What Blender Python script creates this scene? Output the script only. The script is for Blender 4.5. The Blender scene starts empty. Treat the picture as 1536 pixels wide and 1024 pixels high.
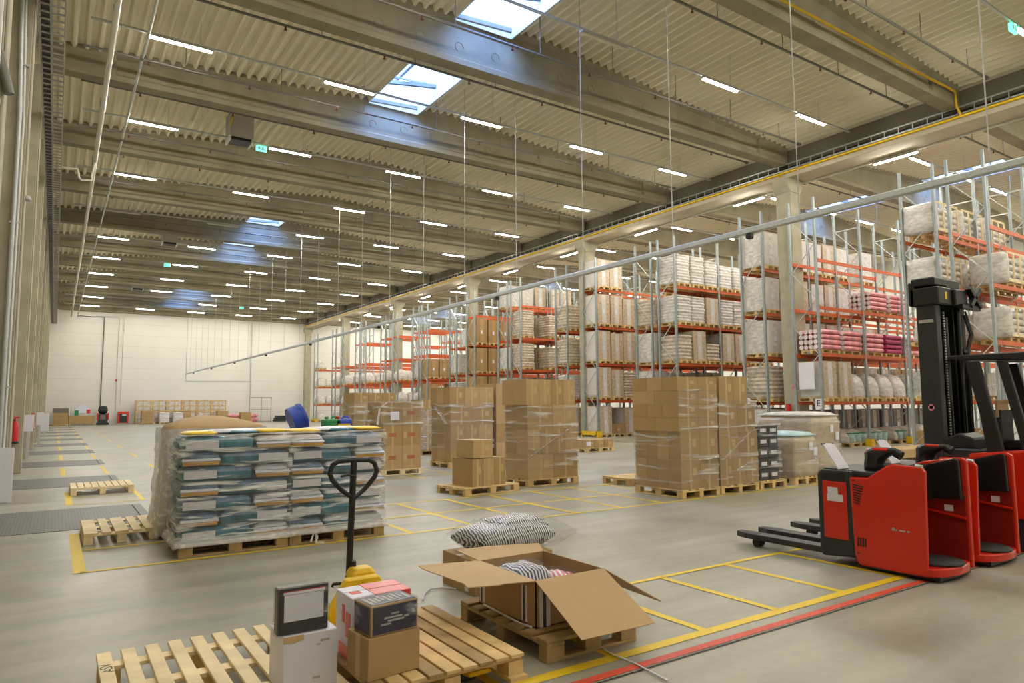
import bpy, bmesh, math, random
from mathutils import Vector, Matrix
random.seed(7)
C = bpy.context.scene.collection
PI = math.pi
ORD = ['first','second','third','fourth','fifth','sixth','seventh','eighth','ninth','tenth','eleventh','twelfth','thirteenth','fourteenth','fifteenth','sixteenth','seventeenth','eighteenth','nineteenth','twentieth']
# ------------------------------------------------------------------ materials
def mat(name, col, rough=.6, metal=0., var=0., vscale=3., bump=0., bscale=40., emit=None, estr=0., stretch=(1,1,1), col2=None, spec=.5, alpha=None):
    m = bpy.data.materials.new(name); m.use_nodes = True
    nt = m.node_tree; b = nt.nodes['Principled BSDF']
    b.inputs['Base Color'].default_value = (*col, 1); b.inputs['Roughness'].default_value = rough
    b.inputs['Metallic'].default_value = metal; b.inputs['Specular IOR Level'].default_value = spec
    if emit: b.inputs['Emission Color'].default_value = (*emit, 1); b.inputs['Emission Strength'].default_value = estr
    if var or bump or col2:
        tc = nt.nodes.new('ShaderNodeTexCoord'); mp = nt.nodes.new('ShaderNodeMapping')
        mp.inputs['Scale'].default_value = stretch
        nt.links.new(tc.outputs['Object'], mp.inputs['Vector'])
    if var or col2:
        n = nt.nodes.new('ShaderNodeTexNoise'); n.inputs['Scale'].default_value = vscale; n.inputs['Detail'].default_value = 5
        r = nt.nodes.new('ShaderNodeValToRGB')
        c2 = col2 or tuple(min(1, c*(1+var)) for c in col); c1 = col if col2 else tuple(c*(1-var) for c in col)
        r.color_ramp.elements[0].position = .3; r.color_ramp.elements[1].position = .7
        r.color_ramp.elements[0].color = (*c1, 1); r.color_ramp.elements[1].color = (*c2, 1)
        nt.links.new(mp.outputs[0], n.inputs['Vector']); nt.links.new(n.outputs['Fac'], r.inputs[0]); nt.links.new(r.outputs[0], b.inputs['Base Color'])
    if bump:
        n2 = nt.nodes.new('ShaderNodeTexNoise'); n2.inputs['Scale'].default_value = bscale; n2.inputs['Detail'].default_value = 4
        bp = nt.nodes.new('ShaderNodeBump'); bp.inputs['Strength'].default_value = bump; bp.inputs['Distance'].default_value = .02
        nt.links.new(mp.outputs[0], n2.inputs['Vector']); nt.links.new(n2.outputs['Fac'], bp.inputs['Height']); nt.links.new(bp.outputs[0], b.inputs['Normal'])
    return m
def film_mat(name, lo=.06, hi=.75, scale=4., stretch=(1, 1, 3), rot=(0, .5, .3), tint=(1, 1, 1), p0=.52, p1=.8):
    m = bpy.data.materials.new(name); m.use_nodes = True; nt = m.node_tree; nt.nodes.clear()
    out = nt.nodes.new('ShaderNodeOutputMaterial'); mix = nt.nodes.new('ShaderNodeMixShader')
    tr = nt.nodes.new('ShaderNodeBsdfTransparent'); tr.inputs[0].default_value = (*[.94*t for t in tint], 1)
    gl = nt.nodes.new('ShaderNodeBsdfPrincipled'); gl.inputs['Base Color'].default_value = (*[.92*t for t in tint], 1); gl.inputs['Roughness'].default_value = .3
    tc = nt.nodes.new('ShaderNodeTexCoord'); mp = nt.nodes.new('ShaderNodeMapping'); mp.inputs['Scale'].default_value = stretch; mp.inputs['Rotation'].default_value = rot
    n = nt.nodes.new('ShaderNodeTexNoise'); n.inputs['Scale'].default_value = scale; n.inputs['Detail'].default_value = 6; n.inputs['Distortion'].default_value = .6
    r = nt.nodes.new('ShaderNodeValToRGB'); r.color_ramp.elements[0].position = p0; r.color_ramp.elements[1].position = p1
    r.color_ramp.elements[0].color = (lo, lo, lo, 1); r.color_ramp.elements[1].color = (hi, hi, hi, 1)  # white streaks painted in as highlights on the film
    bp = nt.nodes.new('ShaderNodeBump'); bp.inputs['Strength'].default_value = .3; bp.inputs['Distance'].default_value = .02
    L = nt.links.new
    L(tc.outputs['Object'], mp.inputs[0]); L(mp.outputs[0], n.inputs['Vector']); L(n.outputs['Fac'], r.inputs[0]); L(n.outputs['Fac'], bp.inputs['Height'])
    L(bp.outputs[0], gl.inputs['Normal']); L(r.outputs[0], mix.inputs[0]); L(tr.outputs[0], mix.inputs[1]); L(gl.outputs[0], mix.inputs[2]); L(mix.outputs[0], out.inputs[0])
    return m
M = {}
def mk(k, *a, **kw): M[k] = mat(k, *a, **kw)
mk('concrete', (.27, .24, .16), .85, var=.16, vscale=1.3, bump=.15, bscale=9)
mk('column', (.40, .37, .27), .85, var=.12, vscale=2.2, bump=.2, bscale=14)
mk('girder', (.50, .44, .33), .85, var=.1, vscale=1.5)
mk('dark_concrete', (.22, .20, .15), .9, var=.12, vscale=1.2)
mk('sheet', (.80, .74, .58), .95, var=.03, vscale=.6, spec=.05)
mk('wall', (.74, .73, .67), .7, var=.03, vscale=.4)
mk('galv', (.52, .55, .54), .45, .55, var=.1, vscale=20)
mk('rackpost', (.31, .355, .36), .5, .35, var=.1, vscale=8)
mk('orange', (.58, .105, .022), .45, var=.1, vscale=6)
mk('yellow', (.80, .52, .01), .45, var=.08, vscale=5)
mk('pipe_white', (.70, .70, .64), .5)
mk('pipe_dark', (.18, .17, .14), .5, .3)
mk('head_red', (.16, .04, .025), .5)
mk('kraft', (.42, .275, .12), .75, var=.07, vscale=2.5, bump=.05, bscale=60)
mk('kraft_pale', (.50, .335, .165), .75, var=.05, vscale=2.5)
mk('kraft_dark', (.36, .23, .10), .8, var=.08, vscale=3)
mk('kraft_print', (.44, .15, .07), .8)
mk('tape', (.56, .40, .19), .35)
mk('wood', (.66, .47, .21), .75, var=.2, vscale=5, stretch=(1, 1, 1), bump=.15, bscale=30)
mk('wood_pale', (.82, .67, .41), .7, var=.14, vscale=5, bump=.12, bscale=30)
mk('wood_dark', (.40, .27, .12), .8, var=.28, vscale=5, bump=.2, bscale=30)
mk('wood_grey', (.30, .24, .16), .85, var=.25, vscale=5)
mk('paper', (.74, .73, .80), .6)
mk('white_box', (.74, .72, .83), .5, var=.03)
mk('white_wrap', (.63, .60, .56), .3, var=.25, vscale=5, stretch=(1, 1, 2.5), bump=.5, bscale=9)
mk('white_carton', (.64, .61, .57), .45, var=.07, vscale=4)
mk('sack_wrap', (.55, .46, .36), .35, var=.3, vscale=6, stretch=(1, 1, 2), bump=.4, bscale=10)
mk('brown_wrap', (.52, .41, .29), .35, var=.2, vscale=5, stretch=(1, 1, 2), bump=.3, bscale=9)
mk('grey_wrap', (.17, .145, .125), .4, var=.2, vscale=5)
mk('teal_wrap', (.42, .60, .62), .35, var=.25, vscale=4, bump=.4, bscale=8)
mk('bag_teal', (.012, .13, .19), .3, var=.5, vscale=7, stretch=(2, 1, 1))
mk('bag_steel', (.10, .17, .27), .28, var=.5, vscale=6, stretch=(2, 1, 1))
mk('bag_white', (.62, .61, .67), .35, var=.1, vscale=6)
mk('bag_ochre', (.58, .32, .07), .4, var=.15, vscale=8)
mk('bag_yellow', (.85, .58, .02), .35)
mk('black', (.008, .008, .009), .45)
mk('black_gloss', (.012, .012, .013), .2)
mk('charcoal', (.022, .023, .026), .46)
mk('rubber', (.03, .03, .03), .7)
mk('red', (.62, .022, .007), .24, var=.03)
mk('red_shaded', (.26, .012, .007), .4)  # darker red with the enclosed bay's shade put into the colour
mk('ext_red', (.62, .02, .03), .3)
mk('grey_box', (.42, .41, .38), .5)
mk('steel', (.42, .42, .42), .3, .8)
mk('blue', (.02, .07, .5), .35)
mk('green', (.02, .25, .08), .4)
mk('exit_green', (.05, .55, .25), .4, emit=(.15, .9, .5), estr=1.2)
mk('roll_pink', (.72, .27, .30), .35, var=.35, vscale=7, stretch=(.5, 1, 1))
mk('roll_white', (.80, .72, .72), .45)
mk('roll_magenta', (.40, .02, .11), .45)
mk('stripe_fabric', (.72, .72, .74), .4)
mk('navy', (.022, .02, .05), .35, var=.3, vscale=15)
mk('tube', (.9, .9, .85), .5, emit=(1, .955, .84), estr=140.)
mk('tube_off', (.62, .58, .46), .4)
mk('sky_pane', (.6, .7, .9), .3, emit=(.20, .38, 1.), estr=15.)
mk('red_line', (.62, .07, .03), .5, var=.08, vscale=9)
mk('slit', (.05, .05, .045), .9)
mk('white_pipe', (.66, .64, .56), .45)
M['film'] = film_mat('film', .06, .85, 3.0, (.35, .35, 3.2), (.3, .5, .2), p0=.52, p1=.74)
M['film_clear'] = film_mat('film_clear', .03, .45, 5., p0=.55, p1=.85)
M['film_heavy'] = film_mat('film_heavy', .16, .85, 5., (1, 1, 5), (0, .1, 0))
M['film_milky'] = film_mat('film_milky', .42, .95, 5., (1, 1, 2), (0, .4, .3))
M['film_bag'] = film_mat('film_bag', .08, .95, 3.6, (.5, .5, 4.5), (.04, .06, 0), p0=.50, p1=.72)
def floor_mat():
    m = bpy.data.materials.new('floor_concrete'); m.use_nodes = True; nt = m.node_tree; b = nt.nodes['Principled BSDF']
    L = nt.links.new; tc = nt.nodes.new('ShaderNodeTexCoord')
    def noise(sc, st=(1, 1, 1), rz=0, det=6):
        mp = nt.nodes.new('ShaderNodeMapping'); mp.inputs['Scale'].default_value = st; mp.inputs['Rotation'].default_value = (0, 0, rz)
        n = nt.nodes.new('ShaderNodeTexNoise'); n.inputs['Scale'].default_value = sc; n.inputs['Detail'].default_value = det
        L(tc.outputs['Object'], mp.inputs[0]); L(mp.outputs[0], n.inputs['Vector']); return n
    a, c, d = noise(.55), noise(1.1, (.5, 2.6, 1), .15), noise(9.)
    r = nt.nodes.new('ShaderNodeValToRGB'); e = r.color_ramp.elements
    e[0].position = .36; e[0].color = (.25, .24, .185, 1); e[1].position = .64; e[1].color = (.43, .415, .335, 1)
    def mixv(x, y, f):
        mx = nt.nodes.new('ShaderNodeMix'); mx.data_type = 'FLOAT'; mx.inputs[0].default_value = f; L(x, mx.inputs[2]); L(y, mx.inputs[3]); return mx.outputs[0]
    v = mixv(mixv(a.outputs['Fac'], c.outputs['Fac'], .5), d.outputs['Fac'], .15)
    L(v, r.inputs[0]); L(r.outputs[0], b.inputs['Base Color'])
    rr = nt.nodes.new('ShaderNodeMapRange'); rr.inputs[1].default_value = .3; rr.inputs[2].default_value = .7; rr.inputs[3].default_value = .28; rr.inputs[4].default_value = .48
    L(a.outputs['Fac'], rr.inputs[0]); L(rr.outputs[0], b.inputs['Roughness']); b.inputs['Specular IOR Level'].default_value = .45
    return m
M['floor'] = floor_mat()
def grate_mat():
    m = mat('tread_plate', (.2, .2, .19), .5, .5); nt = m.node_tree; b = nt.nodes['Principled BSDF']
    tc = nt.nodes.new('ShaderNodeTexCoord'); br = nt.nodes.new('ShaderNodeTexBrick'); br.inputs['Scale'].default_value = 6
    br.inputs['Color1'].default_value = (.23, .23, .22, 1); br.inputs['Color2'].default_value = (.19, .19, .19, 1); br.inputs['Mortar'].default_value = (.08, .08, .08, 1); br.inputs['Mortar Size'].default_value = .04
    nt.links.new(tc.outputs['Object'], br.inputs['Vector']); nt.links.new(br.outputs[0], b.inputs['Base Color']); return m
M['tread'] = grate_mat()
def yellow_paint():
    m = mat('yellow_paint', (.72, .52, .03), .5); nt = m.node_tree; b = nt.nodes['Principled BSDF']
    tc = nt.nodes.new('ShaderNodeTexCoord'); n = nt.nodes.new('ShaderNodeTexNoise'); n.inputs['Scale'].default_value = 6; n.inputs['Detail'].default_value = 8
    r = nt.nodes.new('ShaderNodeValToRGB'); e = r.color_ramp.elements; e[0].position = .30; e[0].color = (.46, .38, .14, 1); e[1].position = .35; e[1].color = (.78, .55, .015, 1)
    nt.links.new(tc.outputs['Object'], n.inputs['Vector']); nt.links.new(n.outputs['Fac'], r.inputs[0]); nt.links.new(r.outputs[0], b.inputs['Base Color']); return m
M['yline'] = yellow_paint()
def stripes(name, a, bcol, sc, rot=(0, 0, 0), dist=2.):
    m = mat(name, a, .3); nt = m.node_tree; b = nt.nodes['Principled BSDF']
    tc = nt.nodes.new('ShaderNodeTexCoord'); mp = nt.nodes.new('ShaderNodeMapping'); mp.inputs['Rotation'].default_value = rot
    w = nt.nodes.new('ShaderNodeTexWave'); w.inputs['Scale'].default_value = sc; w.inputs['Distortion'].default_value = dist; w.inputs['Detail'].default_value = 2
    r = nt.nodes.new('ShaderNodeValToRGB'); e = r.color_ramp.elements; e[0].position = .42; e[0].color = (*a, 1); e[1].position = .58; e[1].color = (*bcol, 1)
    nt.links.new(tc.outputs['Object'], mp.inputs[0]); nt.links.new(mp.outputs[0], w.inputs['Vector']); nt.links.new(w.outputs['Fac'], r.inputs[0]); nt.links.new(r.outputs[0], b.inputs['Base Color']); return m
M['zebra'] = stripes('striped_fabric', (.02, .02, .035), (.74, .74, .78), 14, (0, .3, .35), 6.)
M['check'] = stripes('check_fabric', (.02, .015, .06), (.72, .72, .80), 11, (0, 0, 0), 1.)
M['redstripe'] = stripes('red_stripe_fabric', (.65, .08, .12), (.8, .72, .74), 9, (0, 0, .9), 2.)
# ------------------------------------------------------------------ mesh builder
class MB:
    def __init__(s): s.v = []; s.f = []; s.mi = []; s.sm = []
    def add(s, vs, fs, mi=0, smooth=False):
        b = len(s.v); s.v += [tuple(p) for p in vs]
        for f in fs: s.f.append(tuple(b+i for i in f)); s.mi.append(mi); s.sm.append(smooth)
        return s
    def box(s, x0, x1, y0, y1, z0, z1, mi=0, rz=0, piv=None):
        vs = [(x, y, z) for z in (z0, z1) for y in (y0, y1) for x in (x0, x1)]
        if rz:
            px, py = piv if piv else ((x0+x1)/2, (y0+y1)/2); c, t = math.cos(rz), math.sin(rz)
            vs = [(px+(x-px)*c-(y-py)*t, py+(x-px)*t+(y-py)*c, z) for x, y, z in vs]
        return s.add(vs, [(0, 2, 3, 1), (4, 5, 7, 6), (0, 1, 5, 4), (2, 6, 7, 3), (0, 4, 6, 2), (1, 3, 7, 5)], mi)
    def bar(s, p, q, w, h=None, mi=0, upv=(0, 0, 1)):
        p, q = Vector(p), Vector(q); d = (q-p).normalized(); u = Vector(upv)
        if abs(d.dot(u)) > .98: u = Vector((0, 1, 0))
        a = d.cross(u).normalized(); b = a.cross(d); h = h or w; a *= w/2; b *= h/2
        vs = [p-a-b, p+a-b, p+a+b, p-a+b, q-a-b, q+a-b, q+a+b, q-a+b]
        return s.add(vs, [(3, 2, 1, 0), (4, 5, 6, 7), (0, 1, 5, 4), (1, 2, 6, 5), (2, 3, 7, 6), (3, 0, 4, 7)], mi)
    def tube(s, pts, r, n=8, mi=0, closed=False, caps=True):
        pts = [Vector(p) for p in pts]; m = len(pts); vs = []; fs = []; pa = None
        for i, p in enumerate(pts):
            if closed: d = pts[(i+1) % m]-pts[i-1]
            else: d = pts[min(i+1, m-1)]-pts[max(i-1, 0)]
            d.normalize()
            if pa is None:
                u = Vector((0, 0, 1)) if abs(d.z) < .9 else Vector((1, 0, 0)); a = d.cross(u).normalized()
            else: a = (pa-d*pa.dot(d)).normalized()
            pa = a; b = d.cross(a); rr = r[i] if isinstance(r, (list, tuple)) else r
            vs += [p+(a*math.cos(2*PI*k/n)+b*math.sin(2*PI*k/n))*rr for k in range(n)]
        for i in range(m if closed else m-1):
            j = (i+1) % m
            fs += [(i*n+k, i*n+(k+1) % n, j*n+(k+1) % n, j*n+k) for k in range(n)]
        s.add(vs, fs, mi, True)
        if caps and not closed: s.add(vs[:n], [tuple(range(n))[::-1]], mi); s.add(vs[-n:], [tuple(range(n))], mi)
        return s
    def cyl(s, p, q, r, n=16, mi=0): return s.tube([p, q], r, n, mi)
    def prism(s, poly, axis, a, b, mi=0):
        def P(u, v, w): return {'x': (w, u, v), 'y': (u, w, v), 'z': (u, v, w)}[axis]
        n = len(poly); vs = [P(u, v, a) for u, v in poly]+[P(u, v, b) for u, v in poly]
        fs = [tuple(range(n))[::-1], tuple(range(n, 2*n))]+[(i, (i+1) % n, n+(i+1) % n, n+i) for i in range(n)]
        return s.add(vs, fs, mi)
    def lathe(s, prof, n=20, mi=0, o=(0, 0, 0)):
        vs = []; fs = []
        for r, z in prof: vs += [(o[0]+r*math.cos(2*PI*k/n), o[1]+r*math.sin(2*PI*k/n), o[2]+z) for k in range(n)]
        for i in range(len(prof)-1): fs += [(i*n+k, i*n+(k+1) % n, (i+1)*n+(k+1) % n, (i+1)*n+k) for k in range(n)]
        return s.add(vs, fs, mi, True)
    def pillow(s, L, W, H, o=(0, 0, 0), n=8, mi=0, jit=.0, pw=4):
        def g(u): return max(0., 1-abs(u)**pw)**.5
        vs = []; fs = []; rnd = random.Random(int(L*1000+W*77+H*9999))
        for sg in (1, -1):
            for i in range(n+1):
                for j in range(n+1):
                    u, v = 2*i/n-1, 2*j/n-1
                    vs.append((o[0]+u*L/2*(1-.03*v*v), o[1]+v*W/2*(1-.03*u*u), o[2]+H/2+sg*H/2*(.12+.88*g(u)*g(v))*(1+rnd.uniform(-jit, jit))))
        N = (n+1)**2; idx = lambda i, j: i*(n+1)+j
        for i in range(n):
            for j in range(n):
                fs.append((idx(i, j), idx(i+1, j), idx(i+1, j+1), idx(i, j+1)))
                fs.append((N+idx(i, j+1), N+idx(i+1, j+1), N+idx(i+1, j), N+idx(i, j)))
        ring = [idx(i, 0) for i in range(n)]+[idx(n, j) for j in range(n)]+[idx(i, n) for i in range(n, 0, -1)]+[idx(0, j) for j in range(n, 0, -1)]
        for a, b in zip(ring, ring[1:]+ring[:1]): fs.append((a, N+a, N+b, b))
        return s.add(vs, fs, mi, True)
    def loft(s, rings, mi=0, smooth=True, cap=True):
        n = len(rings[0]); vs = [p for r in rings for p in r]; fs = []
        for i in range(len(rings)-1): fs += [(i*n+k, i*n+(k+1) % n, (i+1)*n+(k+1) % n, (i+1)*n+k) for k in range(n)]
        if cap: fs += [tuple(range(n))[::-1], tuple(range((len(rings)-1)*n, len(rings)*n))]
        return s.add(vs, fs, mi, smooth)
    def mesh(s, name, mats, bev=0., seg=1):
        me = bpy.data.meshes.new(name); me.from_pydata(s.v, [], s.f); me.update()
        for m in (mats if isinstance(mats, (list, tuple)) else [mats]): me.materials.append(M[m] if isinstance(m, str) else m)
        me.polygons.foreach_set('material_index', s.mi); me.polygons.foreach_set('use_smooth', s.sm)
        if bev:
            bm = bmesh.new(); bm.from_mesh(me); bmesh.ops.remove_doubles(bm, verts=bm.verts, dist=1e-5)
            bm.normal_update()
            es = [e for e in bm.edges if len(e.link_faces) == 2 and e.calc_face_angle(0) > .6]
            bmesh.ops.bevel(bm, geom=es, offset=bev, segments=seg, affect='EDGES', profile=.6, clamp_overlap=True)
            bm.to_mesh(me); bm.free()
        return me
    def build(s, name, mats, parent=None, bev=0., seg=1, loc=(0, 0, 0), rz=0.):
        return link(name, s.mesh(name, mats, bev, seg), parent, loc, rz)
def link(name, me, parent=None, loc=(0, 0, 0), rz=0.):
    o = bpy.data.objects.new(name, me); C.objects.link(o); o.location = loc; o.rotation_euler = (0, 0, rz)
    if parent: o.parent = parent
    return o
def tag(o, label, cat, group=None, kind=None):
    if label: o['label'] = label
    if cat: o['category'] = cat
    if group: o['group'] = group
    if kind: o['kind'] = kind
    return o
def thing(name, label, cat, loc=(0, 0, 0), rz=0., group=None):
    o = bpy.data.objects.new(name, None); C.objects.link(o); o.location = loc; o.rotation_euler = (0, 0, rz); o.empty_display_size = .1
    return tag(o, label, cat, group)
def struct(o): o['kind'] = 'structure'; return o
def dup(root, loc, rz, label, group=None):
    r = root.copy(); C.objects.link(r); r.location = loc; r.rotation_euler = (0, 0, rz); r['label'] = label
    if group: r['group'] = group
    for ch in root.children:
        c = ch.copy(); C.objects.link(c); c.parent = r
        for g in ch.children:
            d = g.copy(); C.objects.link(d); d.parent = c
    return r
def rrect(cx, cy, w, d, r, z, n=3):
    pts = []
    for sx, sy, a0 in ((1, 1, 0), (-1, 1, PI/2), (-1, -1, PI), (1, -1, 1.5*PI)):
        for k in range(n+1):
            a = a0+PI/2*k/n; pts.append((cx+sx*(w/2-r)+r*math.cos(a), cy+sy*(d/2-r)+r*math.sin(a), z))
    return pts
def text(name, s, size, parent, loc, rot, m, ext=.001):
    cu = bpy.data.curves.new(name, 'FONT'); cu.body = s; cu.size = size; cu.extrude = ext; cu.align_x = 'CENTER'; cu.align_y = 'CENTER'
    tmp = bpy.data.objects.new(name, cu); me = bpy.data.meshes.new_from_object(tmp); bpy.data.objects.remove(tmp); me.materials.clear(); me.materials.append(M[m])
    o = bpy.data.objects.new(name, me); C.objects.link(o); o.location = loc; o.rotation_euler = rot
    if parent: o.parent = parent
    return o
# ------------------------------------------------------------------ hall: setting
YB, YF, XL, XG, XR = 75.6, -11., -1.05, 23.1, 47.4
BY = [15.4+6*k for k in range(-4, 11)]            # roof beams
BAYC = [y+3 for y in BY[:-1]]                      # bay centre lines
def roofz(x):
    if x <= XG: t = 1-abs(x-11.3)/11.95
    else: t = 1-abs(x-35.0)/12.0
    return 11.27+.85*max(0, t)
SKY = [9.4, 15.4, 33.4, 39.4, 57.4, 63.4]
SKX = [(8.4, 10.2), (33.3, 35.1)]
struct(MB().box(XL-.3, XR+.3, YF, YB+.3, -.3, 0).build('floor', 'floor'))
struct(MB().box(XL-.3, XL, YF, YB, 0, 12.4).build('wall_left', 'column'))
struct(MB().box(XR, XR+.3, YF, YB, 0, 12.4).build('wall_right', 'wall'))
w = MB().box(XL-.3, XR+.3, YB, YB+.3, 0, 10.75); w.box(XL-.3, XR+.3, YB+.05, YB+.3, 10.75, 12.4)
struct(w.build('wall_back', 'wall'))
struct(MB().box(XL-.3, XR+.3, YF-.3, YF, 0, 12.4).build('wall_front', 'wall'))
# thin seams of the white wall panels
s = MB()
for i in range(1, 10): s.box(XL, XR, YB-.004, YB+.01, i*1.07, i*1.07+.012)
struct(s.build('trim_1', 'grey_box'))
# corrugated roof sheeting, ribs along the hall, open under the roof lights
s = MB(); p = .3
def cell(x0, y0, y1):
    zz = [roofz(x0+d) for d in (0, .3)]
    h = .14; pr = [(0, 0), (.03, 0), (.09, h), (.21, h), (.27, 0), (.3, 0)]
    vs = []
    for y in (y0, y1):
        for d, e in pr: vs.append((x0+d, y, zz[0]+(zz[1]-zz[0])*d/.3+e))
    s.add(vs, [(k, k+1, 7+k, 6+k) for k in range(5)])
x = -1.2
while x < XR+.2:
    sk = any(a-.01 <= x < b-.01 for a, b in SKX)
    y0 = YF-.2
    if sk:
        for b in SKY: cell(x, y0, b+2.5); y0 = b+5.8
    cell(x, y0, YB+.3); x = round(x+p, 4)
struct(s.build('ceiling', 'sheet'))
# roof lights
nw = 0
for (a, b) in SKX:
    for y in SKY:
        nw += 1
        zc = roofz((a+b)/2); u = MB(); y0, y1 = y+2.5, y+5.8; zt = zc+.95
        for (q0, q1, r0, r1) in ((a-.03, a, y0, y1), (b, b+.03, y0, y1), (a, b, y0-.03, y0), (a, b, y1, y1+.03)): u.box(q0, q1, r0, r1, zc-.12, zt)
        o = struct(u.build('window_%d' % nw, 'pipe_white'))
        link('pane', MB().add([(a, y0, zt-.02), (b, y0, zt-.02), (b, y1, zt-.02), (a, y1, zt-.02)], [(3, 2, 1, 0)]).mesh('pane', 'sky_pane'), o)
        f = MB()
        f.bar((a, (y0+y1)/2, zt-.1), (b, (y0+y1)/2, zt-.1), .14); f.bar(((a+b)/2, y0, zt-.1), ((a+b)/2, y1, zt-.1), .12)
        f.bar((a, y0+.3, zc+.35), (b, y0+1.2, zt-.15), .12); f.bar((a, y1-.4, zc+.5), (b, y0+1.9, zc+.35), .12); f.bar((a, y0+1.9, zc+.25), (b, y1-.7, zt-.2), .06)
        f.build('glazing_bar', 'pipe_dark', o)
# prestressed roof beams: flat soffit, saddle-shaped top, thin web between end blocks
def beam(x0, x1, y, zb=10.66):
    def sec(x, blk):
        zt = roofz(x)+.125; fw = .21; wb = .2 if blk else .085; fz = .2
        return [(x, y-fw, zb), (x, y+fw, zb), (x, y+fw, zb+fz*.75), (x, y+wb, zb+fz+.04), (x, y+wb, zt-.2), (x, y+.24, zt-.12), (x, y+.24, zt), (x, y-.24, zt), (x, y-.24, zt-.12), (x, y-wb, zt-.2), (x, y-wb, zb+fz+.04), (x, y-fw, zb+fz*.75)]
    xm = 11.3 if x1 < 23.5 else 35.0
    st = [(x0, 1), (x0+1.7, 1), (x0+1.72, 0)]+[(xm+d, 0) for d in (-5, 0, 5)]+[(x1-1.72, 0), (x1-1.7, 1), (x1, 1)]
    m = MB().loft([sec(*q) for q in st], 0, False)
    for i in range(9):
        cx = x0+7+i*1.15; cz = zb+.26+.33*(roofz(cx)-zb-.4)
        m.tube([(cx+.13*math.cos(t*PI/5), y-.088, cz+.13*math.sin(t*PI/5)) for t in range(0, 8)], .012, 4)
    return struct(m.build('roof_beam', 'concrete'))
for y in BY:
    beam(-.7, 22.9, y); beam(23.35, XR, y)
# longitudinal girder with ledge, on square columns
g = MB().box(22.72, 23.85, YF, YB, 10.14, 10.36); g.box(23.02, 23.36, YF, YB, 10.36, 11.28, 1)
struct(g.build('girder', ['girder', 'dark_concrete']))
for k in range(-1, 6):
    y = 15.4+12*k
    if y > YB: continue
    m = MB().box(22.79, 23.41, y-.31, y+.31, 0, 9.6)
    m.prism([(22.79, 9.6), (23.41, 9.6), (23.6, 9.85), (23.6, 10.14), (22.64, 10.14), (22.64, 9.85)], 'y', y-.33, y+.33)
    struct(m.build('column', 'column', bev=.015))
# wall columns and the sandwich wall between them
for k in range(-3, 11):
    y = 15.26+6*k
    if y+.5 > YB: continue
    m = MB().box(XL-.02, -.66, y, y+.5, 0, 10.66, 0); m.box(-.665, -.63, y+.02, y+.48, 0, 10.6, 0)
    struct(m.build('wall_column', 'column', bev=.012))
# dock levellers set flush in the floor
for k in range(0, 10):
    y = 11.1+6*k; lv = MB().box(XL+.02, 1.15, y, y+2.3, -.01, .006).build('dock_leveller', 'tread'); tag(lv, 'steel tread plate dock leveller, %s from the empty pallets along the left wall' % ORD[k], 'dock leveller', 'dock levellers along the left wall')
    link('lip', MB().box(1.17, 1.29, y+.05, y+2.25, -.01, .008).mesh('lip', 'tread'), lv)
    link('hinge_gap', MB().box(1.15, 1.17, y+.03, y+2.27, -.01, .003).mesh('hinge_gap', 'slit'), lv)
# ------------------------------------------------------------------ painted floor lines
nl = [0]
def line(x0, x1, y0, y1, m='yline', nm='floor_line'):
    nl[0] += 1; z = .003+.0004*(nl[0] % 5)
    return struct(MB().add([(x0, y0, z), (x1, y0, z), (x1, y1, z), (x0, y1, z)], [(0, 1, 2, 3)]).build(nm, m))
line(1.5, 22., 3.43, 3.52); line(1.5, 24., 3.25, 3.32, 'red_line'); line(1.5, 30., 3.215, 3.23, 'slit', 'floor_joint')
line(1.2, 22., 4.74, 4.80)
for x in (1.36, 2.24, 3.12, 4.01, 4.87, 5.80, 6.72): line(x-.036, x+.036, 3.5, 4.76)
for y in (8.22, 9.47, 10.74): line(.3, 14.5, y-.033, y+.033)
for x in (3.0, 3.92, 4.85, 5.76, 6.64, 7.59, 8.52, 9.42, 10.3, 11.2, 12.1, 13.0): line(x-.036, x+.036, 8.22, 10.74)
line(.23, .34, 8.2, 10.76); line(.23, .34, 13.9, 16.0); line(.34, 3.4, 13.9, 13.95); line(1.35, 1.42, 13.9, 16.); line(.34, 3.4, 14.9, 14.94)
for k in range(1, 9):
    y = 13.8+6*k; line(.2, .3, y, y+2.6); line(1.13, 1.2, y, y+2.6); line(2.3, 2.37, y, y+2.6)
for x in (5.0, 6.0, 7.0, 8.0, 9.): line(x-.03, x+.03, 14., 20.)
for y in (14.4, 20.): line(4.5, 10.5, y, y+.05)
# ------------------------------------------------------------------ fluorescent lights on trunking rails
fix = MB().box(0, 1.5, -.07, .07, .03, .09).mesh('housing', 'grey_box')
tub = MB().box(.02, 1.48, -.035, .035, .004, .03).mesh('lamp', 'tube'); tubo = MB().box(.02, 1.48, -.045, .045, 0, .03).mesh('lamp_off', 'tube_off')
rail_me = {}
def trunking(y, x0, x1, lab):
    t = thing('light_trunking', lab, 'light rail', (x0, y, 10.86), 0, 'trunking rails that carry the lights')
    link('rail', MB().box(0, x1-x0, -.03, .03, 0, .05).mesh('rail', 'galv'), t)
    x = x0+2.4
    while x < x1:
        zt = roofz(x)+.02; link('hanger', MB().box(x-x0-.006, x-x0+.006, -.006, .006, .05, zt-10.86).mesh('hanger', 'galv'), t); x += 4.45
def lightfix(x, y, on, lab, z=10.77, rz=0.):
    t = thing('ceiling_light', lab, 'ceiling light', (x, y, z), rz, 'ceiling lights')
    link('housing', fix, t); link('tube', tub if on else tubo, t)
LX = (1.5, 5.95, 10.4, 14.85, 19.3); LX2 = (26.4, 29.9, 33.3, 36.8, 40.3, 43.7)
off = {(12.4, 2), (24.4, 9), (36.4, 0), (36.4, 1), (42.4, 9), (66.4, 1)}
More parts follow.
